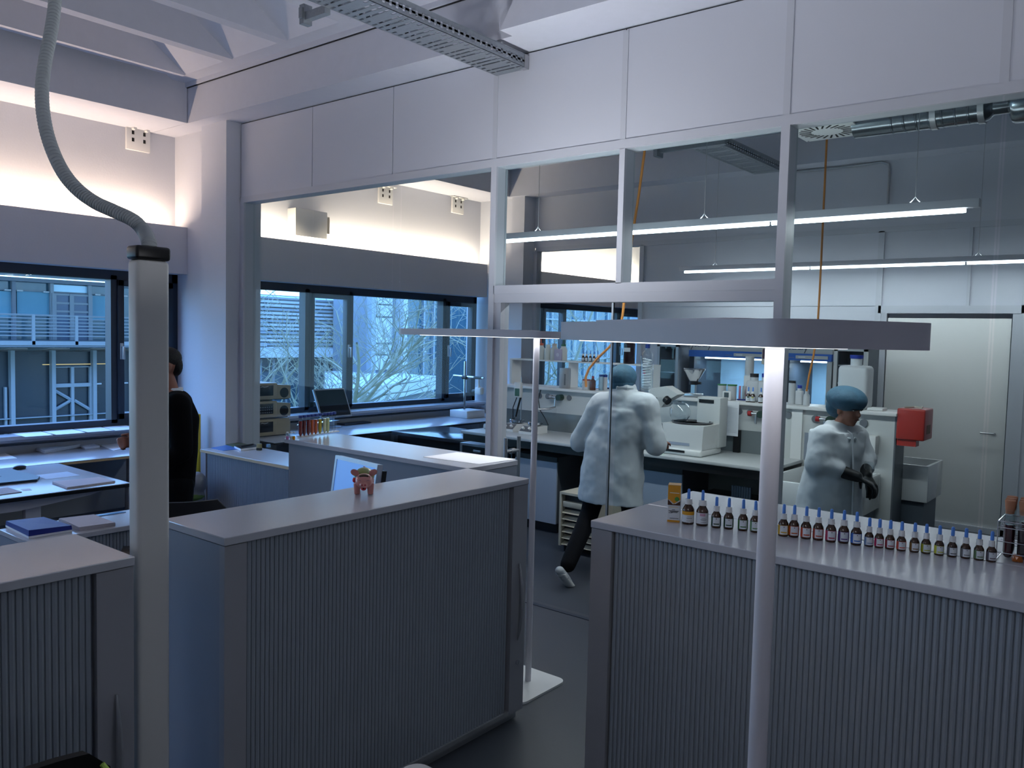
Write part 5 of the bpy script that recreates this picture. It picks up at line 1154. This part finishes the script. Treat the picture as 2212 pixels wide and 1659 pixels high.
wp(M().box(FX-.28, FX-.18, ya, yb, fz(632), fz(630.5)), 'transom_rail', fac_grey, A)
dr_ = wp(M().box(FX-.26, FX-.18, fy(121), fy(201), fz(735), fz(635)), 'balcony_door', mat('door_glass_dark', (70, 92, 120), .2), A)
for px in (122, 160, 200): wp(M().box(FX-.2, FX-.12, fy(px)-.06, fy(px)+.06, fz(737), fz(633)), 'door_post', fac_alu, dr_)
for py in (635, 654, 672): wp(M().box(FX-.2, FX-.14, fy(121), fy(201), fz(py)-.03, fz(py)+.03), 'door_bar', fac_alu, dr_)
# balcony
BX = FX+1.6
def by(px): return P(px, 720, 'x', BX).y
def bz(py, px=120): return P(px, py, 'x', BX).z
wp(M().box(FX-.2, BX, ya, yb, bz(746), bz(737)), 'balcony_slab', fac_alu, A)
wp(M().box(BX-.3, BX-.05, ya, yb, bz(750), bz(746)), 'balcony_beam', fac_grey, A)
k = 0
px = -240
for px in (-113, -19, 73, 166, 259, 352): wp(M().box(BX-.06, BX, by(px)-.04, by(px)+.04, bz(745), bz(681)), 'railing_post', fac_alu, A)
for k, py in enumerate((682, 689, 696.5, 704, 711, 718.5, 726)): wp(M().cyl((BX-.03, ya, bz(py)), (BX-.03, yb, bz(py)), .03 if k == 0 else .02, n=6), 'railing_rail', fac_alu, A)
for px in (-60, 30, 120, 213, 300): wp(M().extr([(FX-.2, bz(762)), (BX-.1, bz(750)), (FX-.2, bz(750))], 'y', by(px)-.05, by(px)+.05), 'balcony_bracket', fac_grey, A)
for px in (-58, 30, 119, 208, 296): wp(M().box(FX-.3, FX-.1, fy(px)-.055, fy(px)+.055, GZ, fz(757)), 'lower_mullion', fac_alu, A)
for px in (17,): wp(M().box(FX-.3, FX-.2, fy(px)-.03, fy(px)+.03, GZ, fz(834)), 'thin_post', fac_alu, A)
wp(M().box(FX-.28, FX-.2, fy(122), fy(202), fz(795), fz(793)), 'lower_transom', fac_alu, A); wp(M().box(FX-.28, FX-.16, fy(122), fy(203), fz(838), fz(830)), 'door_head', fac_alu, A)
for px in (162, 202): wp(M().box(FX-.28, FX-.18, fy(px)-.045, fy(px)+.045, GZ, fz(793)), 'lower_door_post', fac_alu, A)
for k, (pa, za, pb, zb_) in enumerate(((124, 845, 158, 866), (124, 886, 158, 868), (166, 868, 200, 890))): wp(M().tube([(FX-.22, fy(pa), fz(za)), (FX-.22, fy(pb), fz(zb_))], .05, 6), 'cross_brace', fac_alu, A)
wp(M().box(FX-.28, FX-.12, ya, yb, fz(901), fz(899)), 'sill_rail', fac_alu, A)
wp(M().box(FX-.31, FX-.28, fy(100), fy(240), fz(789), fz(787.5)), 'warm_strip_light', emis('warm_strip', (214, 196, 140), .9), A)
for px in (22, 48, 105, 216, 275):
    wp(M().box(FX-.2, FX-.12, fy(px)-.08, fy(px)+.08, fz(633), fz(630)), 'glass_clip', fac_white, A)
for px in (217, 275): wp(M().box(FX-.2, FX-.12, fy(px)-.08, fy(px)+.08, fz(834), fz(831)), 'glass_clip', fac_white, A)
# canopy roof over it
cz0 = fz(606); 
for k, (x, dz) in enumerate(((FX+.2, .05), (FX+1.5, .3), (FX+3.2, .62), (FX+5.2, .95))): wp(M().box(x, x+.12, ya, yb, cz0+dz, cz0+dz+.14), 'canopy_purlin', fac_alu, A)
wp(M().extr([(FX-.3, cz0+.3), (FX+6.5, cz0+1.45), (FX+6.5, cz0+1.5), (FX-.3, cz0+.36)], 'y', ya, yb), 'canopy_roof', mat('canopy_sheet', (96, 116, 128), .5, var=.3, bscale=2), A)
for px in (-100, -20, 60, 140, 220, 300): wp(M().tube([(FX, fy(px), cz0+.2), (FX+6.3, fy(px)+1.5, cz0+1.3)], .07, 6), 'canopy_rafter', fac_alu, A)
# louvred building
X2 = -30.0
B_ = thing('louvred_building', 'pale building with horizontal louvres behind the bare tree', 'building', (X2, fy(680, X2), GZ))
y0, y1 = fy(545, X2), fy(780, X2); zt = fz(640, 640, X2)
wp(M().box(X2-5, X2, y0, y1, GZ, zt), 'wall', mat('louvre_wall', (58, 86, 100), .5, var=.3, bscale=.6), B_)
n = 0
for py in range(646, 760, 8):
    z = fz(py, 660, X2); wp(M().box(X2+.1, X2+.35, y0, y1, z-.05, z+.03, rot=Ry(.3)), 'louvre', fac_white if n % 3 else fac_alu, B_); n += 1
wp(M().box(X2, X2+.6, y0, y1, fz(756, 660, X2)-.3, fz(752, 660, X2)), 'cornice', fac_white, B_)
for px in range(560, 800, 28): wp(M().box(X2+.02, X2+.12, fy(px, X2)-.06, fy(px, X2)+.06, GZ, fz(760, 660, X2)-.3), 'lower_post', fac_grey, B_)
wp(M().box(X2+.02, X2+.06, y0, y1, fz(800, 660, X2), fz(772, 660, X2)), 'lower_window_band', fac_dark, B_)
# white tower + glass stair
X3 = -27.0
Cc = thing('white_panel_tower', 'white panelled tower with horizontal joints, seen through the lab window', 'building', (X3, fy(830, X3), GZ))
wp(M().box(X3-2.4, X3, fy(797, X3), fy(863, X3), GZ, fz(560, 830, X3)), 'core', fac_grey, Cc)
for k, (a, c) in enumerate(((600, 657), (660, 683), (687, 740), (744, 764), (768, 798))): wp(M().box(X3, X3+.15, fy(803, X3), fy(842, X3), fz(c, 830, X3), fz(a, 830, X3)), 'white_panel', fac_white, Cc)
wp(M().box(X3, X3+.3, fy(792, X3), fy(802, X3), GZ, fz(560, 830, X3)), 'corner_post', fac_alu, Cc); wp(M().box(X3, X3+.5, fy(854, X3), fy(864, X3), GZ, fz(560, 830, X3)), 'white_pilaster', fac_white, Cc)
D_ = thing('glass_stair_building', 'dark glazed building right of the white tower', 'building', (X3, fy(905, X3), GZ))
wp(M().box(X3-2.6, X3-.5, fy(864, X3), fy(950, X3), GZ, fz(610, 900, X3)), 'glass_body', fac_glass, D_)
for px in (884, 928, 950): wp(M().box(X3-.5, X3-.35, fy(px, X3)-.05, fy(px, X3)+.05, GZ, fz(610, 900, X3)), 'mullion', fac_alu, D_)
for py in (640, 672, 706, 735, 765): wp(M().box(X3-.5, X3-.42, fy(864, X3), fy(950, X3), fz(py, 900, X3)-.02, fz(py, 900, X3)+.02), 'transom', fac_grey, D_)
for px in (884, 928):
    for py in (672, 706, 735, 765): wp(M().box(X3-.4, X3-.3, fy(px, X3)-.1, fy(px, X3)+.1, fz(py-6, 900, X3), fz(py-3.5, 900, X3)), 'glass_clip', fac_white, D_)
# low white flat roof in front
X4 = -20.0
E_ = thing('flat_roof_pavilion', 'low pavilion with bright white roof edge below the tower', 'building', (X4, fy(850, X4), GZ))
pA, pB = P(788, 838, 'x', X4), P(945, 806, 'x', -24.0)
wp(M().extr([(X4, P(700, 820, 'x', X4).y), (X4, pA.y), (-24.0, pB.y), (-29, pB.y), (-29, P(700, 800, 'x', -29).y)], 'z', pA.z-.55, pA.z), 'white_roof', fac_white, E_)
wp(M().extr([(X4-.3, P(705, 820, 'x', X4).y), (X4-.3, pA.y-.2), (-24.2, pB.y-.2), (-28.8, pB.y-.2), (-28.8, P(705, 800, 'x', -29).y)], 'z', GZ, pA.z-.55), 'grey_wall', fac_grey, E_)
F_ = thing('red_sign_building', 'distant white building with red strip, seen at the right end of the lab window', 'building', (-40, fy(985, -40), GZ))
wp(M().box(-46, -40, fy(955, -40), fy(1060, -40), GZ, fz(652, 985, -40)), 'walls', fac_white, F_); wp(M().box(-40, -39.8, fy(960, -40), fy(1060, -40), fz(700, 985, -40), fz(680, 985, -40)), 'red_strip', colm((190, 40, 50)), F_)
wp(M().box(-40, -39.85, fy(960, -40), fy(1060, -40), fz(735, 985, -40), fz(702, 985, -40)), 'blue_glazing', fac_glass, F_)
for r_, py in enumerate((656, 664, 672)): wp(M().box(-40, -39.9, fy(960, -40), fy(1055, -40), fz(py+4, 985, -40), fz(py, 985, -40)), 'window_row', fac_dark, F_)
H_ = thing('glass_hall_building', 'blue glazed building behind the branches in the farthest window', 'building', (-26, fy(1250, -26), GZ))
wp(M().box(-31, -26, fy(1062, -26), fy(1480, -26), GZ, 6.5), 'glass_body', fac_glass, H_)
for px in range(1070, 1460, 24): wp(M().box(-26, -25.9, fy(px, -26)-.05, fy(px, -26)+.05, GZ, 6.5), 'mullion', fac_alu, H_)
for z in (-1.5, .6, 2.7, 4.8): wp(M().box(-26, -25.88, fy(1062, -26), fy(1480, -26), z, z+.08), 'transom', fac_alu, H_)
# bare trees
bark = mat('pale_plane_bark', (142, 142, 124), .8, var=.4, bscale=8)
def tree(label, base, H, seed, spread=.75, lean=(0, 0)):
    rnd = random.Random(seed); b = M(); cnt = [0]
    def grow(p, d, L_, r, lv):
        n = 4; pts = [p]; rs = [r]; q = p.copy(); dd = d.copy()
        for k in range(n):
            dd = (dd+Vector((rnd.uniform(-.22, .22), rnd.uniform(-.22, .22), rnd.uniform(-.08, .14)))).normalized(); q = q+dd*L_/n; pts.append(q.copy()); rs.append(max(r*(1-.5*(k+1)/n), .006))
        b.tube(pts, rs, 6 if lv < 2 else 4, cap=False); cnt[0] += 1
        if lv >= 5 or cnt[0] > 620: return
        for k in range((5, 3, 3, 3, 2)[lv]):
            i = rnd.randint(1, n); a = rnd.uniform(0, 2*PI); side = Vector((math.cos(a), math.sin(a), rnd.uniform(-.1, .7))).normalized()
            grow(pts[i], (dd*.45+side*spread).normalized(), L_*rnd.uniform(.58, .86), rs[i]*.66, lv+1)
    grow(Vector((0, 0, 0)), Vector((lean[0], lean[1], 1)).normalized(), H*.40, H*.019, 0)
    o = b.build('bare_tree', bark); o.location = base; return tag(o, label, 'tree', 'bare trees outside the lab windows')
def at(px, X): q = P(px, 720, 'x', X); return (X, q.y, GZ)
tree('bare tree whose forked trunk stands behind the lab window mullion', at(700, -15.5), 9.0, 5)
tree('bare tree spreading behind the middle of the lab window', at(800, -19), 8.0, 11)
tree('bare tree seen through the farthest window, left one', at(1180, -14), 9.5, 23)
tree('bare tree seen through the farthest window, right one', at(1300, -17), 9.0, 31)
tree('bare tree at the left edge of the lab window', at(600, -18), 8.5, 8)
hedge = mat('bare_hedge', (86, 96, 72), .95, var=.6, bscale=3, bump=1)
b = M(); rnd = random.Random(3)
for k in range(60):
    px = rnd.uniform(560, 1000); X = rnd.uniform(-20, -16); q = P(px, 720, 'x', X); b.ell((X, q.y, GZ+.6), (rnd.uniform(.5, .9),)*3, 8)
tag(b.build('hedge', hedge), 'low bare hedge along the lawn below the lab windows', 'hedge', kind='stuff')
# ================================================================== PEOPLE
skin = mat('skin', (150, 98, 80), .55, var=.1)
skin2 = mat('skin_tan', (158, 104, 82), .55)
hair = mat('black_hair', (14, 12, 12), .6, bump=.8, bscale=120)
coatm = mat('lab_coat_cotton', (196, 200, 204), .85, bump=.25, bscale=25)
blackc = mat('black_knit', (10, 10, 13), .95, bump=.4, bscale=80, spec=.12)
trous = mat('black_trousers', (10, 11, 16), .9, bump=.3, bscale=30, spec=.15)
capm = mat('blue_hair_net', (66, 108, 132), .7, bump=1.0, bscale=34, var=.55)
glovem = mat('black_glove', (14, 15, 18), .45)
def capsule(b, p0, p1, r0, r1, n=14):
    p0, p1 = Vector(p0), Vector(p1); b.tube([p0, p1], [r0, r1], n); b.ell(p0, (r0,)*3, n); b.ell(p1, (r1,)*3, n)
def limb(b, pts, rs, n=14):
    for i in range(len(pts)-1): capsule(b, pts[i], pts[i+1], rs[i], rs[i+1], n)
def hand(b, wrist, d, up, side, curl=.5, s=1.0):
    """palm from the wrist along d; fingers spread along side; thumb on the -side edge; up = back of the hand"""
    d = Vector(d).normalized(); up = Vector(up); up = (up-d*up.dot(d)).normalized(); sd = d.cross(up)*side; w = Vector(wrist)
    for k in (-1.2, -.4, .4, 1.2): capsule(b, w+sd*k*.012*s, w+d*.085*s+sd*k*.020*s, .013*s, .0115*s, 8)
    for k, (o_, l_) in enumerate(((-1.5, .072), (-.5, .082), (.5, .076), (1.5, .060))):
        p = w+d*.088*s+sd*o_*.0195*s; a = 0; dd = d.copy()
        for j, f_ in enumerate((.42, .33, .25)):
            a += curl*(.75+.12*k if j == 0 else .9); dd = (d*math.cos(a)-up*math.sin(a)).normalized(); q = p+dd*l_*f_*s; capsule(b, p, q, .0092*s-.0008*j, .0086*s-.0008*j, 8); p = q
    p = w+d*.025*s-sd*.024*s; dd = (d*.65-sd*.7-up*.25).normalized(); q = p+dd*.038*s; capsule(b, p, q, .0125*s, .0105*s, 8); dd = (d*.8-sd*.1-up*.5*curl-up*.1).normalized(); capsule(b, q, q+dd*.034*s, .0102*s, .0085*s, 8)
def head(b, c, yaw, s=1.0, tilt=0):
    """face looks along local -y before the yaw"""
    R_ = Rz(yaw) @ Rx(tilt); c = Vector(c); V_ = lambda x, y, z: c+R_ @ Vector((x*s, y*s, z*s))
    b.ell(V_(0, .012, .025), (.074*s, .092*s, .088*s), 20, R_); b.ell(V_(0, -.020, -.035), (.056*s, .062*s, .072*s), 18, R_); b.ell(V_(0, -.045, -.092), (.026*s, .022*s, .020*s), 12, R_)
    b.ell(V_(0, -.090, -.022), (.012*s, .018*s, .016*s), 10, R_); b.tube([V_(0, -.074, .018), V_(0, -.090, -.020)], [.008*s, .013*s], 10)
    b.ell(V_(0, -.074, .030), (.046*s, .014*s, .010*s), 12, R_)
    for k in (-1, 1): b.ell(V_(k*.076, .012, -.012), (.010*s, .020*s, .032*s), 10, R_); b.ell(V_(k*.034, -.055, -.030), (.020*s, .020*s, .018*s), 10, R_)
    b.ell(V_(0, -.080, -.058), (.022*s, .008*s, .007*s), 10, R_)
    return V_, R_
def face_details(V_, R_, parent):
    for k in (-1, 1): b = M(); b.ell(V_(k*.030, -.0745, .008), (.012, .006, .006), 10, R_); e = wp(b, 'eye', colm((220, 220, 216), .2), parent); b = M(); b.ell(V_(k*.030, -.079, .008), (.005, .003, .005), 8, R_); wp(b, 'iris', blackp, e); b = M(); b.tube([V_(k*.016, -.084, .030), V_(k*.045, -.074, .033)], [.003, .002], 6); wp(b, 'eyebrow', hair, parent)
    b = M(); b.tube([V_(-.020, -.083, -.058), V_(0, -.090, -.056), V_(.020, -.083, -.058)], [.003, .005, .003], 6); wp(b, 'lips', colm((130, 70, 64)), parent)
def coat(name, rings, m, parent, arms, v=.012, folds=.034, seed=0, extra=None):
    b = M(); b.loft(rings, 28)
    for pts, rs in arms: limb(b, pts, rs, 14)
    if extra: extra(b)
    o = wp(b, name, m, parent); remesh(o, v, 5)
    tx = bpy.data.textures.new('folds', 'CLOUDS'); tx.noise_scale = .15; tx.noise_depth = 2
    d = o.modifiers.new('folds', 'DISPLACE'); d.texture = tx; d.strength = folds; d.mid_level = .5; d.texture_coords = 'LOCAL'
    return o
def shoe(parent, name, heel, toe, up, m_top, m_sole):
    heel, toe, up = Vector(heel), Vector(toe), Vector(up).normalized(); d = (toe-heel); b = M()
    for k in range(7):
        u = k/6; b.ell(heel+d*u+up*(.032+.012*(1-u)), (.036+.006*math.sin(u*PI), .036+.006*math.sin(u*PI), .032-.008*u), 12)
    s_ = wp(b, name, m_top, parent); remesh(s_, .008, 3); b = M()
    for k in range(9): b.ell(heel+d*(k/8)+up*.010, (.042, .042, .013), 12)
    s2 = wp(b, 'sole', m_sole, s_); remesh(s2, .007, 2)
# ---- man in the white coat, seen from behind
YM = 5.50
sx = lambda px, py, y=YM: P(px, py, 'y', y)
hc_ = sx(1345, 822); shL = sx(1297, 868); shR = sx(1400, 872); hip = sx(1325, 1030)
mn = thing('person', 'person seen from behind in a white lab coat, blue hair net and black trousers', 'person', (hip.x, YM, 0))
b = M(); V_, R_ = head(b, (hc_.x, YM+.02, hc_.z-.01), PI, 1.0, -.15)
neck = Vector(((shL.x+shR.x)/2, YM, (shL.z+shR.z)/2)); capsule(b, (neck.x, YM+.01, neck.z), (hc_.x, YM+.01, hc_.z-.05), .052, .052)
elL = sx(1252, 955, YM+.02); elR = sx(1416, 962, YM+.05); wrL = Vector((elL.x+.10, YM+.30, 1.06)); wrR = Vector((elR.x-.10, YM+.33, 1.07))
limb(b, [shL, elL, wrL], [.055, .045, .032]); limb(b, [shR, elR, wrR], [.055, .045, .032])
hand(b, wrL, (.3, 1, -.1), (0, 0, 1), 1, .6); hand(b, wrR, (-.3, 1, -.1), (0, 0, 1), -1, .6)
hz_ = .93; hL = Vector((hip.x-.09, YM, hz_)); hR = Vector((hip.x+.10, YM, hz_)); ftL = P(1212, 1262, 'y', 5.02); knL = Vector((hL.x-.08, YM-.06, .50)); anL = Vector((ftL.x+.03, 5.06, .17)); knR = Vector((hR.x+.02, YM+.10, .50)); anR = Vector((hR.x+.03, YM+.06, .09))
limb(b, [neck+Vector((0, .02, -.06)), Vector((hip.x, YM+.01, 1.2)), Vector((hip.x, YM, hz_))], [.085, .10, .12]); limb(b, [shL, neck+Vector((0, .02, -.02)), shR], [.045, .06, .045]); limb(b, [hL, knL, anL], [.085, .055, .04]); limb(b, [hR, knR, anR], [.085, .055, .04])
remesh(wp(b, 'body', skin, mn), .0075, 3)
b = M(); b.ell(V_(0, .016, .040), (.108, .116, .100), 24, R_); b.ell(V_(0, .03, -.005), (.100, .100, .075), 20, R_); wp(b, 'hair_net', capm, mn)
b = M(); b.ell(V_(0, .045, -.045), (.062, .055, .045), 16, R_); wp(b, 'hair', hair, mn)
zt_ = neck.z; cxm = neck.x
def mr(z, w, d_, x): return (x, YM, z, w, d_, 0)
zb_ = .60; bx = sx(1318, 1100).x
rings = [mr(zb_, .285, .175, bx), mr(.75, .275, .17, bx), mr(.92, .262, .165, bx+.01), mr(1.08, .245, .155, bx+.02), mr(1.22, .24, .15, cxm), mr(1.34, .235, .14, cxm), mr(zt_-.02, .20, .12, cxm), mr(zt_+.06, .14, .115, cxm), mr(zt_+.105, .095, .10, cxm), mr(zt_+.15, .078, .085, cxm)]
co_ = coat('lab_coat', rings, coatm, mn, [([Vector((cxm, YM, zt_-.03)), shL+Vector((.02, 0, -.01)), elL, wrL+Vector((-.01, -.05, 0))], [.13, .100, .085, .06]), ([Vector((cxm, YM, zt_-.03)), shR+Vector((-.02, 0, -.01)), elR, wrR+Vector((.01, -.05, 0))], [.13, .100, .085, .06])])
wp(M().tube([(cxm-.078, YM-.01, zt_+.118), (cxm-.058, YM-.06, zt_+.125), (cxm, YM-.082, zt_+.125), (cxm+.058, YM-.06, zt_+.125), (cxm+.078, YM-.01, zt_+.118)], [.018, .024, .026, .024, .018], 8), 'coat_collar', coatm, co_)
b = M(); limb(b, [Vector((hip.x, YM, .95)), hL], [.14, .10]); limb(b, [Vector((hip.x, YM, .95)), hR], [.14, .10]); limb(b, [hL, knL, anL], [.10, .075, .060]); limb(b, [hR, knR, anR+Vector((0, 0, .03))], [.10, .075, .060]); remesh(wp(b, 'trousers', trous, mn), .011, 4)
shoe(mn, 'shoe', (ftL.x+.035, 4.975, .115), (ftL.x+.035, 5.09, .0), (0, -.75, 1), colm((176, 180, 184)), whitep); shoe(mn, 'shoe', (anR.x, anR.y-.04, .0), (anR.x+.02, anR.y+.20, .0), (0, 0, 1), blackp, whitep)
# ---- woman at the sink, facing right
YW = 5.62
sw = lambda px, py, y=YW: P(px, py, 'y', y)
hc_ = sw(1834, 884); wm = thing('person', 'person in white coat, hair net and long black gloves facing right', 'person', (sw(1815, 1000).x, YW, 0))
yaw = math.radians(62)
b = M(); V_, R_ = head(b, (hc_.x, YW, hc_.z), yaw, .96, .12); nk = sw(1808, 925); capsule(b, (nk.x, YW, nk.z-.02), (hc_.x-.02, YW, hc_.z-.06), .052, .048)
fd = Vector((math.sin(yaw), -math.cos(yaw), 0)); sdv = Vector((fd.y, -fd.x, 0))   # facing direction, her right side
tc_ = Vector((sw(1806, 960).x, YW, 0)); shz = sw(1800, 945).z
sR = Vector((sw(1775, 945, YW-.12).x, YW-.13, shz)); sL = tc_+Vector((.06, .17, shz)); eR = sw(1768, 1002, YW-.16); wR = sw(1852, 1030, YW-.10); wL = wR+Vector((.03, .10, .0))
eL = Vector((tc_.x+.12, YW+.20, eR.z+.02))
limb(b, [sR, eR, wR], [.05, .04, .028]); limb(b, [sL, eL, wL], [.05, .04, .028])
limb(b, [Vector((nk.x, YW, nk.z-.05)), Vector((tc_.x, YW, 1.1)), Vector((tc_.x-.02, YW, .88))], [.08, .09, .12]); limb(b, [sR, Vector((nk.x, YW, nk.z-.05)), sL], [.04, .055, .04])
for k in (-1, 1): limb(b, [tc_+sdv*k*.08+Vector((0, 0, .85)), tc_+sdv*k*.09+Vector((0, 0, .48)), tc_+sdv*k*.09+Vector((0, 0, .08))], [.085, .055, .04])
remesh(wp(b, 'body', skin2, wm), .0075, 3); face_details(V_, R_, wm)
b = M(); b.ell(V_(0, .034, .064), (.118, .142, .088), 24, R_); b.ell(V_(0, .095, .005), (.095, .070, .085), 18, R_); wp(b, 'hair_net', capm, wm)
b = M(); b.tube([V_(-.07, -.04, .012), V_(-.035, -.086, .014), V_(.035, -.086, .014), V_(.07, -.04, .012)], .004, 6); wp(b, 'spectacles', blackp, wm)
def wr(z, w, d_, x): return (x, YW, z, w, d_, yaw)
tx_ = tc_.x
rings = [wr(.55, .24, .20, tx_-.03), wr(.75, .235, .19, tx_-.03), wr(.95, .215, .175, tx_-.02), wr(1.10, .20, .155, tx_-.01), wr(1.22, .205, .145, tx_), wr(1.32, .205, .13, nk.x+.0), wr(shz+.02, .17, .11, nk.x), wr(nk.z-.01, .11, .10, nk.x), wr(nk.z+.03, .078, .078, nk.x), wr(nk.z+.05, .072, .072, nk.x)]
cw = coat('lab_coat', rings, coatm, wm, [([Vector((nk.x, YW, shz-.03)), sR+Vector((.01, .01, 0)), eR, eR+(wR-eR)*.48], [.12, .092, .09, .062]), ([Vector((nk.x, YW, shz-.03)), sL, eL, eL+(wL-eL)*.48], [.12, .092, .085, .06])], folds=.034)
b = M(); fr = [Vector((nk.x, YW, nk.z-.0))+fd*.075, Vector((tx_, YW, 1.30))+fd*.135, Vector((tx_-.01, YW, 1.05))+fd*.175, Vector((tx_-.03, YW, .60))+fd*.215]; b.tube(fr, .007, 6); wp(b, 'coat_front_edge', coatm, cw)
for k in (-1, 1): wp(M().tube([Vector((nk.x, YW, nk.z+.005))+sdv*k*.055+fd*.02, Vector((nk.x, YW, nk.z-.05))+sdv*k*.06+fd*.085, Vector((tx_, YW, 1.27))+sdv*k*.02+fd*.145], [.014, .024, .008], 8), 'lapel', coatm, cw)
b = M()
for (e_, w_, s_) in ((eR, wR, 1), (eL, wL, -1)):
    limb(b, [e_+(w_-e_)*.42, w_], [.047, .036]); dd = (w_-e_).normalized(); hand(b, w_, dd+Vector((.3, 0, -.35)), (0, 0, 1), s_, .55, 1.12)
remesh(wp(b, 'long_gloves', glovem, wm), .0065, 2)
b = M(); gl = wR+Vector((.055, .05, .045)); b.lathe([(.02, 0), (.03, .01), (.03, .05), (.022, .055)], gl, 16); o = wp(b, 'glass_beaker', lg, wm)
o.parent = None; o.location = (0, 0, 0); tag(o, 'small glass beaker held in the black gloved hands', 'beaker')
b = M()
for k in (-1, 1): limb(b, [tc_+sdv*k*.08+Vector((0, 0, .85)), tc_+sdv*k*.09+Vector((0, 0, .48)), tc_+sdv*k*.09+Vector((0, 0, .10))], [.10, .07, .058])
remesh(wp(b, 'trousers', trous, wm), .011, 4)
for k in (-1, 1): q = tc_+sdv*k*.09; shoe(wm, 'shoe', q-fd*.05, q+fd*.18, (0, 0, 1), blackp, whitep)
# ---- dark clad person behind the service column, facing left
XM = -5.15
sb_ = lambda px, py, x=XM: P(px, py, 'x', x)
hc_ = sb_(352, 790); yaw = math.radians(-12)
pm = thing('person', 'person in black jumper with white collar half hidden by the power column', 'person', (XM, hc_.y, 0))
b = M(); V_, R_ = head(b, hc_, yaw, 1.03, .05); fd = Vector((math.sin(yaw), -math.cos(yaw), 0)); sdv = Vector((fd.y, -fd.x, 0))
nk = Vector((hc_.x, hc_.y+.05, hc_.z-.17)); capsule(b, nk+Vector((0, .01, -.04)), hc_+Vector((0, .01, -.05)), .06, .055)
tc_ = Vector((XM, sb_(374, 900).y, 0)); shz = sb_(385, 868).z
sN = Vector((XM+.19, sb_(384, 880, XM+.19).y, shz-.01)); sF = tc_+Vector((-.20, .03, shz)); eN = Vector((XM+.23, sb_(394, 975, XM+.23).y, 1.10)); hN = sb_(275, 955, XM-.25); wF = hN+Vector((.03, .06, .0)); eF = Vector((XM-.30, tc_.y-.10, 1.12)); wN = Vector((XM+.20, sb_(345, 1000, XM+.2).y, 1.02))
limb(b, [sN, eN, wN], [.055, .045, .03]); limb(b, [sF, eF, wF], [.055, .045, .03]); hand(b, wN, (0, -1, .1), (0, 0, 1), 1, .5); hand(b, wF, (.05, -1, .05), (.9, 0, .4), -1, 1.15, 1.12)
limb(b, [nk+Vector((0, 0, -.08)), tc_+Vector((0, 0, 1.15)), tc_+Vector((0, 0, .93))], [.11, .13, .13])
for k in (-1, 1): limb(b, [tc_+sdv*k*.09+Vector((0, 0, .9)), tc_+sdv*k*.10+Vector((0, 0, .5)), tc_+sdv*k*.10+Vector((0, .02, .09))], [.085, .055, .04])
remesh(wp(b, 'body', skin, pm), .0075, 2); face_details(V_, R_, pm)
b = M(); b.ell(V_(0, .024, .045), (.082, .096, .078), 20, R_); b.ell(V_(0, .075, .0), (.068, .045, .075), 16, R_); b.ell(V_(0, -.035, .085), (.060, .05, .035), 14, R_); wp(b, 'hair', hair, pm)
wp(M().loft([(nk.x, nk.y+.008, nk.z-.03, .072, .078), (nk.x, nk.y+.012, nk.z+.025, .064, .070)], 20), 'white_collar', colm((226, 230, 236)), pm)
def pr(z, w, d_, y): return (XM, y, z, w, d_, yaw)
cy_ = tc_.y
rings = [pr(.86, .175, .13, cy_), pr(1.0, .18, .135, cy_+.01), pr(1.15, .195, .14, cy_+.015), pr(1.30, .215, .135, cy_+.02), pr(shz+.0, .205, .115, cy_), pr(shz+.07, .12, .09, cy_-.03), pr(nk.z-.02, .075, .078, nk.y+.005)]
coat('jumper', rings, blackc, pm, [([tc_+Vector((0, .02, shz-.02)), sN, eN, wN], [.11, .086, .068, .045]), ([tc_+Vector((0, .02, shz-.02)), sF, eF, wF+Vector((0, .03, 0))], [.11, .086, .066, .044])], v=.012, folds=.008)
b = M(); limb(b, [tc_+Vector((0, 0, .92)), tc_+Vector((0, 0, .86))], [.14, .14])
for k in (-1, 1): limb(b, [tc_+sdv*k*.09+Vector((0, 0, .86)), tc_+sdv*k*.10+Vector((0, 0, .5)), tc_+sdv*k*.10+Vector((0, .02, .10))], [.105, .078, .062])
remesh(wp(b, 'trousers', trous, pm), .011, 4)
for k in (-1, 1): q = tc_+sdv*k*.10; shoe(pm, 'shoe', q-fd*.05, q+fd*.19, (0, 0, 1), blackp, blackp)
